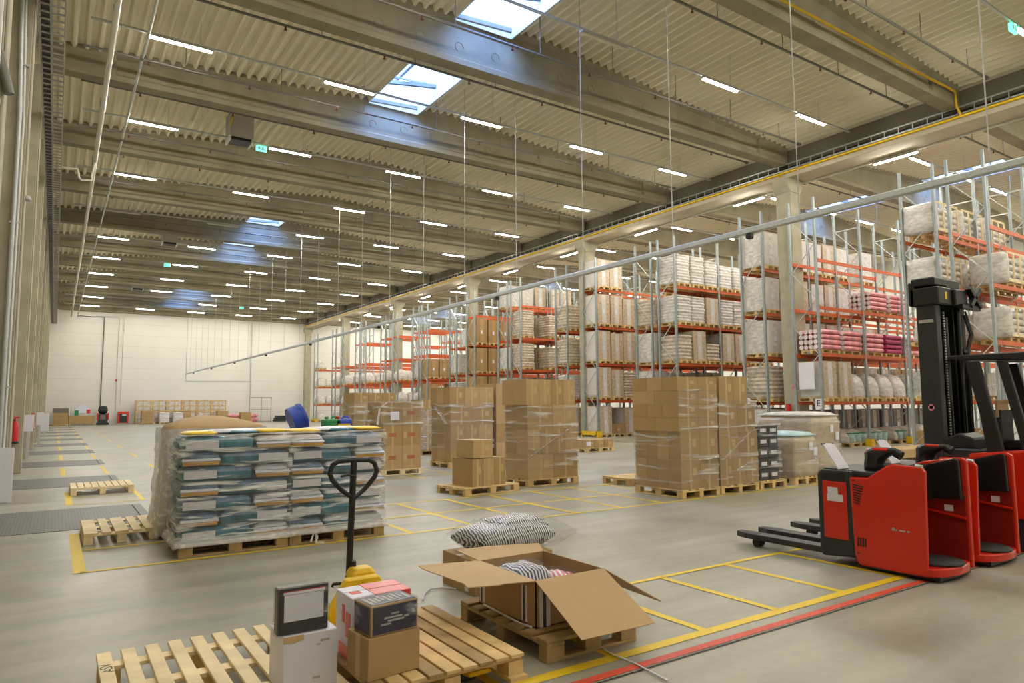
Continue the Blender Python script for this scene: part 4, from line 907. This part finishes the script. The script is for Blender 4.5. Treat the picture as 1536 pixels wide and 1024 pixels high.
# row names say how to find each row
rack(8.55, 'pallet rack whose first post rises behind the overhead guard', 3, 2.8, L1, skip=((0, 0),), guard=False)
rack(9.95, 'pallet rack just behind the mast, white rolls on its top beams', 3, 2.8, L1)
NB = 'rack marked E'
rack(14.0, 'pallet rack marked with the letter E beside the concrete column', 6, 2.95, L1, skip=((3, 2), (3, 3)))
fill(14.0, 'front rack marked E', 2.95, L1, ['......D5D6.D5D5...', 'k13kDDDDDDDDDkk', '', '.....', ''], npos=3)
rack(16.2, 'pallet rack behind the concrete column by the letter E', 6, 2.95, L1)
fill(16.2, 'rack behind the concrete column', 2.95, L1, ['wcgggggggggg', 'bD...cckkcck', 'wwwkkwwkk', 'wwkwkww', 'w13wwwkw.w13..'], npos=3)
rack(20.7, 'pallet rack full of white wrapped sack loads', 4, 2.88, L1)
fill(20.7, 'rack full of white sacks', 2.88, L1, ['kkkkkk', 'd6d6d5.d5d6dd', 'b11k13b8kk13kb', 's12s12k12s12s12ss', 's13s13s12s11s11s12ss'])
rack(22.15, 'pallet rack standing back to back with the white sack rack', 4, 2.88, L1, skip=((3, 0),))
fill(22.15, 'rack backing on the white sacks', 2.88, L1, ['kkkkkk', 'w13wwkk', 'w13wkkk', 'b12bkkbb', '..bb'])
rack(26.0, 'pallet rack with the yellow guard at its foot', 4, 2.68, L2, skip=((3, 2),), guard=True)
fill(26.0, 'rack with yellow end guard', 2.68, L2, ['k14c5k13kkk', 'k15k14b13..k', 'k15k14k15k', 'k15k15k14k15.k', 'k14k14....'])
rack(28.35, 'pallet rack backing on the yellow guarded rack', 4, 2.68, L2, skip=((3, 0), (3, 1)))
fill(28.35, 'rack backing on the yellow guarded one', 2.68, L2, ['kwwkkk', 'sbkk.k', 'bkk.kk', 'bbkk', ''])
rack(32.75, 'pallet rack with brown sack loads under an orange top beam', 4, 3.0, L2)
fill(32.75, 'brown sack rack', 3.0, L2, ['kkkkk', 'd7.d6d7.d', 'b14.bt11.b', 'b15.b13s13e.s', '.'])
rack(34.15, 'pallet rack backing on the brown sack rack', 4, 3.0, L2)
fill(34.15, 'rack backing on the brown sacks', 3.0, L2, ['kkkk', 'wkkk', 'wkkk', '.wkk', 'wwkkk..w'])
rack(38.0, 'pallet rack with tall brown boxes left of the brown sack rack', 4, 2.85, L2)
fill(38.0, 'tall brown box rack', 2.85, L2, ['ccc.c', 'c15c15c15cc', 'c15c15c15c', 'c16c15c15.c', '...'])
rack(40.4, 'pallet rack backing on the tall brown box rack', 4, 2.85, L2, skip=((3, 0),))
fill(40.4, 'rack backing on tall brown boxes', 2.85, L2, ['www', 'swww', 'w.ww', '.w.w', ''])
for y, n, r in ((44.8, 'eleventh', ['cc.cxx', 'c13.cxx', 'c13c13cx', '.', '']), (46.2, 'twelfth', ['xx', 'xx.xx', 'w.xx', '', '']), (50.0, 'thirteenth', ['xxx', 'xx.x', 'x.xxx', '.', '']), (52.4, 'fourteenth', ['x.x', 'xx', 'xxx', '', '']),
             (56.8, 'fifteenth', ['xxx', '.xxx', 'xxxx', '', '']), (58.2, 'sixteenth', ['xx', 'xxx', 'x.x', '', '']), (62.0, 'seventeenth', ['x.x', 'xxx', 'xx.x', '', '']), (64.4, 'eighteenth', ['xx', 'xxx', 'xxx', '', '']), (70.0, 'nineteenth', ['x.x', 'xxx', 'xx', 'x', ''])):
    lv = [1.7, 3.5, 5.3, 7.1]
    rack(y, '%s pallet rack row counted from the mast truck side' % n, 3, 2.85, lv, skip=((3, 1),) if y < 60 else ((3, 0), (3, 1), (3, 2)), guard=y > 60)
    fill(y, n+' row from the mast truck', 2.85, lv, r)
# pale rolls in yellow stillages on the racks behind the mast
rollm = MB().cyl((0, 0, 0), (1.32, 0, 0), .1, 12).mesh('roll', ['white_wrap'])
rnd = random.Random(3); CVM = MB().loft([[(x_+rnd.uniform(-.03, .03), p[0]*e+.5, p[1]*e+.46) for p in rrect(0, 0, .98, .92, .12, 0, 4)] for x_, e in ((.12, 1.02), (-.05, 1.03), (-.16, .86), (-.2, .5))]).mesh('end_cover', 'white_wrap')
def stillage(x, y, z, where, n=4, m=4):
    p = link('pallet', PALM, None, (x+.7, y+.5, z), 0); tag(p, 'pallet under the white rolls '+where, 'pallet', 'pallets on the racks')
    t = thing('stillage', 'timber stillage holding white rolls '+where, 'stillage', (x, y, z+.146))
    for xx in (.02, .5, 1.0, 1.44):
        for yy in (.02, .98): link('post', MB().box(xx-.018, xx+.018, yy-.02, yy+.02, 0, .95).mesh('post', 'wood_pale'), t)
    for yy in (.0, .985): link('rail', MB().box(0, 1.46, yy, yy+.015, .88, .95).box(0, 1.46, yy, yy+.015, .02, .09).mesh('rail', 'wood_pale'), t)
    link('end_cover', CVM, t)
    for i in range(n):
        for j in range(m):
            o = link('roll', rollm, None, (x+.16, y+.16+.22*j, z+.146+.101+.201*i)); tag(o, 'white roll %d up, %d deep, %s' % (i+1, j+1, where), 'roll', 'white rolls in yellow stillages')
for li, z in enumerate((6.81, 5.08)):
    for k in range(3): stillage(22.62+1.75*k, 9.95, z, 'behind the mast, %s beams, %s from the end' % (['top', 'third'][li], ORD[k]))
for li, z in enumerate((5.08, 3.41)):
    for k in range(2): stillage(23.7+1.6*k, 8.55, z, 'behind the guard, %s beams, %s from the end' % (['third', 'second'][li], ORD[k]))
for i in range(3): put('D', 23.2+1.3*i, 10.45, 3.41, 1.0, 'behind the mast on the second beams, %s from the end' % ORD[i])
for i in range(3): put('W', 23.2+1.35*i, 10.45, 1.685, .75, 'behind the mast on the lowest beams, %s from the end' % ORD[i]); put('c', 23.1+1.3*i, 10.45, 0, .6, 'behind the mast on the floor, %s from the end' % ORD[i])
# red and white fabric rolls on the E rack
fr = MB().tube([(0, 0, 0), (1.18, 0, 0)], .085, 10, 0, False, False)
for xx, f in ((0, -1), (1.18, 1)): fr.add([(xx, .085*math.cos(2*PI*k/10), .085*math.sin(2*PI*k/10)) for k in range(10)], [tuple(range(10)) if f > 0 else tuple(range(10))[::-1]], 1)
FR = {'pink': fr.mesh('fabric_roll', ['roll_pink', 'roll_white']), 'mag': fr.mesh('fabric_roll', ['roll_magenta', 'roll_magenta'])}
def rollpack(x, y, z, where, m='pink'):
    p = link('pallet', PALM, None, (x+.6, y+.5, z), 0); tag(p, 'pallet under the rolled fabrics '+where, 'pallet', 'pallets on the racks')
    for i in range(4):
        for j in range(5):
            o = link('fabric_roll', FR[m], None, (x, y+.12+.19*j, z+.146+.09+.182*i)); tag(o, '%s roll %d up, %d deep, pack %s' % ('pink' if m == 'pink' else 'magenta', i+1, j+1, where), 'fabric roll', 'rolled fabrics on the E rack')
for k, (x, m) in enumerate(((22.75, 'pink'), (24.15, 'pink'), (25.7, 'pink'), (27.1, 'mag'), (28.7, 'pink'))): rollpack(x, 14.0, 3.415, 'level two of rack E, %s from column' % ORD[k], m)
for k, x in enumerate((26.3, 27.8)): rollpack(x, 14.1, 5.085, 'level three of rack E, %s of two' % ORD[k])
# signs on the E rack and foot guards
t = thing('rack_letter_sign', 'white sign with the letter E on the rack post', 'sign', (22.46, 14.0, 1.44)); link('board', MB().box(-.01, 0, -.02, .24, 0, .34).box(-.01, .2, -.02, -.015, 0, .34).mesh('board', 'paper'), t); text('letter', 'E', .30, t, (-.014, .11, .17), (PI/2, 0, -PI/2), 'black')
t = thing('rack_letter_sign', 'white sign with the letter F beside the narrower carton stack', 'sign', (22.46, 17.0, 1.5)); link('board', MB().box(-.01, 0, -.02, .24, 0, .34).mesh('board', 'paper'), t); text('letter', 'F', .30, t, (-.014, .11, .17), (PI/2, 0, -PI/2), 'black')
o = tag(MB().box(22.41, 22.425, 14.2, 14.8, 2.12, 3.08).build('hanging_sign', 'paper', bev=.004), 'blank white notice sheet hung on the end of rack E', 'sign')
for k in range(1, 4): tag(link('post_guard', gm, None, (22.5+2.95*k, 14.0, 0)), 'yellow post guard at the foot of rack E, %s post along' % ORD[k], 'guard', 'yellow guards at rack E')
tag(MB().box(0, .16, 0, .16, 0, .55).build('fire_extinguisher', 'ext_red', bev=.03, loc=(22.55, 15.35, 1.05)), 'red extinguisher hung on the column beside rack E', 'fire extinguisher')
tag(MB().box(22.78, 22.79, 15.2, 15.36, 2.1, 2.3).build('red_sign', 'roll_pink'), 'small red notice on the concrete column beside rack E', 'sign')
# floor goods in front of rack E
def bucket(x, y, lab):
    t = thing('bucket', lab, 'bucket', (x, y, .146)); link('body', MB().lathe([(0, 0), (.15, 0), (.18, .34), (0, .34)], 16).mesh('body', 'teal_wrap'), t); link('lid', MB().lathe([(.185, .33), (.185, .36), (0, .365)], 16).mesh('lid', 'green'), t)
for k, x in enumerate((25.1, 26.6, 28.6)):
    tag(link('pallet', PALM, None, (x, 14.55, 0)), 'floor pallet of buckets and bags under rack E, %s along' % ORD[k], 'pallet', 'pallets on the racks')
    for i in range(3): bucket(x-.38+.4*i, 14.35, '%s pale teal bucket on the %s floor pallet under rack E' % (ORD[i], ORD[k]))
    for i in range(2): put('d', x-.25+.5*i, 14.85, .148, .5, 'behind the buckets under rack E, %s pallet, sack %d' % (ORD[k], i+1), False)
t = thing('long_package', 'long pale wrapped package lying on the floor beside the second clipboard', 'package', (18.9, 9.75, 0), 0)
link('body', MB().box(0, 2.6, 0, .8, .1, .36).mesh('body', 'kraft_pale', bev=.02), t)
for x in (.3, 1.2, 2.2): link('bearer', MB().box(x, x+.1, 0, .8, 0, .1).mesh('bearer', 'wood'), t)
# ------------------------------------------------------------------ left wall details
def extinguisher(x, y, z, lab):
    t = thing('fire_extinguisher', lab, 'fire extinguisher', (x, y, z)); link('cylinder', MB().lathe([(0, 0), (.085, 0), (.09, .04), (.09, .44), (.06, .52), (.03, .55), (0, .55)], 16).mesh('cylinder', 'ext_red'), t)
    link('valve', MB().cyl((0, 0, .55), (0, 0, .62), .025, 8).box(-.02, .09, -.015, .015, .62, .66).mesh('valve', 'ext_red'), t)
    link('hose', MB().tube([(.0, -.03, .6), (-.06, -.09, .55), (-.05, -.105, .3), (-.05, -.1, .08)], .014, 6).mesh('hose', 'black'), t); link('base', MB().lathe([(0, 0), (.095, 0), (.095, .06), (0, .06)], 16).mesh('base', 'black'), t)
    link('bracket', MB().box(-.1, .1, .06, .14, .3, .34).mesh('bracket', 'grey_box'), t)
extinguisher(-.80, 21.14, .76, 'red fire extinguisher on the wall column nearest the camera side'); extinguisher(-.72, 33.14, .76, 'smaller-looking red extinguisher on a farther wall column'); extinguisher(-.72, 45.14, .76, 'farthest red extinguisher along the wall columns')
def wallboard(x, y, z0, z1, w, lab, post=False):
    t = thing('notice_board', lab, 'board', (x, y, 0)); link('board', MB().box(0, w, -.01, .02, z0, z1).mesh('board', 'paper', bev=.005), t)
    if post: link('post', MB().box(w*.35, w*.65, .02, .07, 0, z1).mesh('post', 'galv'), t); link('foot', MB().box(w*.2, w*.8, -.05, .14, 0, .02).mesh('foot', 'galv'), t)
wallboard(-.78, 26.4, .90, 1.42, .26, 'white board on a steel post beyond the first extinguisher', True); wallboard(-.62, 35.5, .9, 1.45, .26, 'white board beside the second extinguisher', True)
wallboard(-.85, 14.9, .0, .95, .3, 'white low panel standing against the nearest wall column', True); wallboard(-.62, 47.5, .3, 1.3, .4, 'white cabinet front beside the farthest extinguisher', True)
for k, (x, y, m, r, l) in enumerate(((-.70, 9.12, 'pipe_white', .03, 'white vertical pipe on the nearest wall column'), (-.78, 15.18, 'galv', .04, 'grey vertical conduit on the second wall column'), (-.72, 15.2, 'pipe_white', .02, 'thin pale pipe beside the grey conduit on the wall column'))):
    o = tag(MB().tube([(x, y, 0), (x, y, 7), (x-.06, y, 9), (x-.12, y, 10.9)], r, 8).build('wall_pipe', m), l, 'pipe')
    for z in (2., 5., 8.): link('pipe_clip', MB().box(x-r-.02, x+r+.02, y-.02, y+.1, z, z+.03).mesh('pipe_clip', 'galv'), o)
tag(MB().lathe([(0, 0), (.06, 0), (.065, .03), (.04, .09), (0, .1)], 14).build('wall_lamp', 'grey_box', loc=(-.6, 15.4, 5.5)), 'small grey round device on the edge of a wall column', 'wall device')
tag(MB().tube([(-.7, 9.25, 5.62), (-.66, 9.25, 5.45), (-.58, 9.25, 5.15)], .05, 12).build('flexible_hose', 'pipe_dark'), 'short dark hanging hose on the wall column at upper left', 'hose')
# ------------------------------------------------------------------ back wall details
for x, z0, z1, r, m, l, bend in ((3.6, 1.6, 10.15, .045, 'pipe_dark', 'dark pipe dropping down the back wall above the scrubber', -2.2), (4.85, 1.2, 10.2, .025, 'galv', 'thin grey pipe on the back wall above the red charger', -2.), (5.25, 1.9, 10.25, .035, 'pipe_white', 'white pipe beside the thin grey one on the back wall', 0), (17.15, 2.4, 10.6, .04, 'galv', 'grey pipe on the back wall above the mesh frame', 0)):
    pts = [(x, YB-.06, z0), (x, YB-.06, z1)]+([(x+bend, YB-.06, z1+.04)] if bend else [])
    o = tag(MB().tube(pts, r, 8).build('wall_pipe', m), l, 'pipe')
    for z in (3, 6, 9): link('pipe_clip', MB().box(x-.08, x+.08, YB-.1, YB, z, z+.04).mesh('pipe_clip', 'galv'), o)
tag(MB().box(4.72, 4.9, YB-.12, YB, 4.1, 4.3).build('alarm_button', 'ext_red'), 'small red call point on the thin pipe of the back wall', 'alarm')
def scrub():
    t = thing('floor_scrubber', 'black and red floor scrubber parked against the back wall', 'cleaning machine', (3.78, 74.3, 0))
    link('body', MB().box(-.4, .4, -.4, .5, .12, 1.0).mesh('body', 'charcoal', bev=.08, seg=2), t); link('skirt', MB().box(-.5, .5, -.55, .3, .02, .2).mesh('skirt', 'black', bev=.03), t)
    for x in (-.42, .42): link('red_side', MB().box(x-.06, x+.06, -.42, .3, .45, 1.1).mesh('red_side', 'red', bev=.03), t)
    link('seat_back', MB().pillow(.8, .5, .75, (0, .1, 1.0), 8).mesh('seat_back', 'black'), t); link('panel', MB().box(-.22, .22, -.44, -.4, .5, .9).mesh('panel', 'grey_wrap'), t)
    for x in (-.3, .3): link('wheel', MB().cyl((x-.05, .4, .12), (x+.05, .4, .12), .12).mesh('wheel', 'rubber'), t)
scrub()
t = thing('battery_charger', 'red and black charging cabinet right of the floor scrubber', 'charger', (5.45, 74.7, 0)); link('cabinet', MB().box(-.45, .45, -.35, .35, .1, 1.2).mesh('cabinet', 'red', bev=.04), t); link('door', MB().box(-.3, .3, -.37, -.34, .2, 1.0).mesh('door', 'black'), t); link('base', MB().box(-.5, .5, -.4, .4, 0, .1).mesh('base', 'grey_box'), t); link('label', MB().box(-.1, .25, -.38, -.365, .82, .95).mesh('label', 'paper'), t)
def wallpal(x, y, lab, L=1.2, W=.8): return tag(link('pallet', PALM, None, (x, y, 0)), lab, 'pallet', 'pallets along the back wall')
def crate(x, y, z, lab, fillm='white_wrap', w=1.25, h=1.05):
    t = thing('crate', lab, 'crate', (x, y, z))
    p = MB()
    for xx in (-w/2, 0, w/2):
        for yy in (-.5, .5): p.box(xx-.04, xx+.04, yy-.03, yy+.03, 0, h)
    link('posts', p.mesh('frame', 'wood'), t).name = 'frame'
    sl = MB()
    for zz in (.0, .48, h-.1): sl.box(-w/2, w/2, -.52, -.49, zz, zz+.1); sl.box(-w/2-.02, -w/2, -.5, .5, zz, zz+.1)
    link('slat', sl.mesh('slat', 'wood'), t); link('contents', MB().box(-w/2+.05, w/2-.05, -.45, .45, .08, h-.03).mesh('contents', fillm, bev=.06), t)
for i in range(6): crate(7.1+1.35*i, 74.6, 1.2, 'upper slatted crate with white sacks, %s from the charger' % ORD[i])
for i in range(6): crate(7.1+1.35*i, 74.6, 0.0, 'lower slatted crate with white sacks, %s from the charger' % ORD[i], h=1.15)
def stackc(x, y, w, d, h, n, lab):
    wallpal(x, y, 'pallet under the '+lab)
    for i in range(n): tag(MB().box(-w/2, w/2, -d/2, d/2, 0, h/n-.01).build('carton', 'kraft', loc=(x, y, .147+h/n*i), bev=.01), 'kraft box %d up in the %s' % (i+1, lab), 'cardboard box', 'boxes along the back wall')
stackc(7.35, 73.2, 1.0, .8, 1.1, 4, 'box stack in front of the first crate'); stackc(10.5, 73.3, 1.25, .8, .95, 2, 'box stack in front of the third crate'); stackc(14.0, 73.3, 1.0, .8, 1.05, 2, 'box stack before the last crates'); stackc(16.2, 73.2, 1.0, .8, .9, 2, 'box stack in front of the red bales')
for i in range(2): put('s', 8.75+1.2*i, 73.3, 0, .95, 'along the back wall between the box stacks, number %d' % (i+1))
for i in range(4): tag(MB().pillow(1.6, 1., .42).build('bale', 'roll_pink', loc=(15.4+1.55*(i % 2), 74.5, .02+.42*(i//2))), 'red and white bale, %s layer, %s beside the mesh frame' % (ORD[i//2], ['left', 'right'][i % 2]), 'bale', 'red bales at the back wall')
t = thing('mesh_frame', 'tall empty metal frame leaning on the back wall by the racks', 'frame', (17.0, 75.0, 0))
fm = MB()
for x in (0, 1.2, 2.2): fm.box(x-.03, x+.03, -.03, .03, 0, 2.6)
for z in (.05, 1.3, 2.57): fm.box(0, 2.2, -.03, .03, z-.03, z+.03)
link('frame', fm.mesh('frame', 'rackpost'), t); link('foot', MB().box(-.1, .1, -.5, .4, 0, .05).box(2.1, 2.3, -.5, .4, 0, .05).mesh('foot', 'rackpost'), t)
for i in range(3): tag(MB().box(-.6, .6, -.45, .45, 0, .2).build('black_pallet', 'charcoal', loc=(20.0+.1*i, 74.6, .002+.205*i), bev=.02), 'black pallet, %s from the floor, beside the mesh frame' % ORD[i], 'pallet', 'black pallets at the back wall')
# left end of the back wall
stackc(.5, 73.9, 1.1, .8, 1.0, 3, 'wrapped box pile nearest the left wall corner')
tag(MB().box(-.6, .6, -.4, .4, 0, .42).build('wrapped_load', 'grey_wrap', loc=(.5, 73.9, 1.15), bev=.03), 'grey and red wrapped load topping the pile near the corner', 'wrapped pallet load')
t = thing('long_crate', 'long timber crate of brown planks along the back wall', 'crate', (2.1, 74.0, 0)); link('body', MB().box(-1.0, 1.0, -.4, .4, .14, .85).mesh('body', 'kraft', bev=.02), t)
for x in (-.9, 0, .9): link('bearer', MB().box(x-.06, x+.06, -.42, .42, 0, .14).mesh('bearer', 'wood'), t); link('strap', MB().box(x-.03, x+.03, -.41, .41, .14, .86).mesh('strap', 'wood_dark'), t)
for i in range(5): tag(MB().box(-.9, .9, -.06, .06, 0, .12).build('plank', 'wood_dark', loc=(-.0, 72.7+.14*i, .002)), 'dark timber beam %s from the front near the left corner' % ORD[i], 'timber', 'timber beams at the left corner')
t = thing('trolley', 'white green and red trolley on the long crate at the back wall', 'trolley', (2.15, 74.0, .87)); link('panel', MB().box(-.55, .55, -.3, -.25, .25, .7).mesh('panel', 'paper'), t); link('roof', MB().prism([(-.5, .7), (.5, .7), (.2, 1.0), (-.2, 1.0)], 'y', -.3, .3).mesh('roof', 'white_box'), t); link('green_side', MB().box(-.6, -.3, -.31, .3, .0, .5).mesh('green_side', 'green'), t); link('red_side', MB().box(.3, .6, -.31, .3, .2, .55).mesh('red_side', 'ext_red'), t); link('leg', MB().box(-.55, -.48, -.3, .3, 0, .3).box(.48, .55, -.3, .3, 0, .3).mesh('leg', 'galv'), t)
for i in range(3): tag(MB().cyl((0, 0, 0), (0, .3, 1.7), .06, 10).build('tube', 'pipe_white', loc=(1.0+.16*i, 74.9, .02)), 'white upright tube %s of three leaning on the back wall' % ORD[i], 'tube', 'white tubes at the back wall')
# ------------------------------------------------------------------ camera and light
yaw, tilt, roll, F = .5893, .0917, .0064, 1023.25
fw = Vector((math.sin(yaw)*math.cos(tilt), math.cos(yaw)*math.cos(tilt), math.sin(tilt))); rt = Vector((math.cos(yaw), -math.sin(yaw), 0)); up = rt.cross(fw)
rt, up = rt*math.cos(roll)-up*math.sin(roll), up*math.cos(roll)+rt*math.sin(roll)
cam = bpy.data.cameras.new('camera'); co = bpy.data.objects.new('camera', cam); C.objects.link(co)
mm = Matrix.Identity(4)
for i in range(3): mm[i][0], mm[i][1], mm[i][2] = rt[i], up[i], -fw[i]
mm[0][3], mm[1][3], mm[2][3] = 0, 0, 1.65
co.matrix_world = mm; cam.sensor_width = 36; cam.lens = 36*F/1536; cam.clip_start = .05; cam.clip_end = 300
sc = bpy.context.scene; sc.camera = co
wd = bpy.data.worlds.new('world'); sc.world = wd; wd.use_nodes = True; wd.node_tree.nodes['Background'].inputs[0].default_value = (.6, .75, 1, 1); wd.node_tree.nodes['Background'].inputs[1].default_value = 1.
sc.view_settings.view_transform = 'Standard'; sc.view_settings.look = 'None'; sc.view_settings.gamma = 1; sc.view_settings.use_curve_mapping = False
sc.view_settings.exposure = .88
sc.cycles.max_bounces = 8; sc.cycles.diffuse_bounces = 5; sc.cycles.transparent_max_bounces = 24; sc.cycles.use_light_tree = True; sc.cycles.sample_clamp_indirect = 10
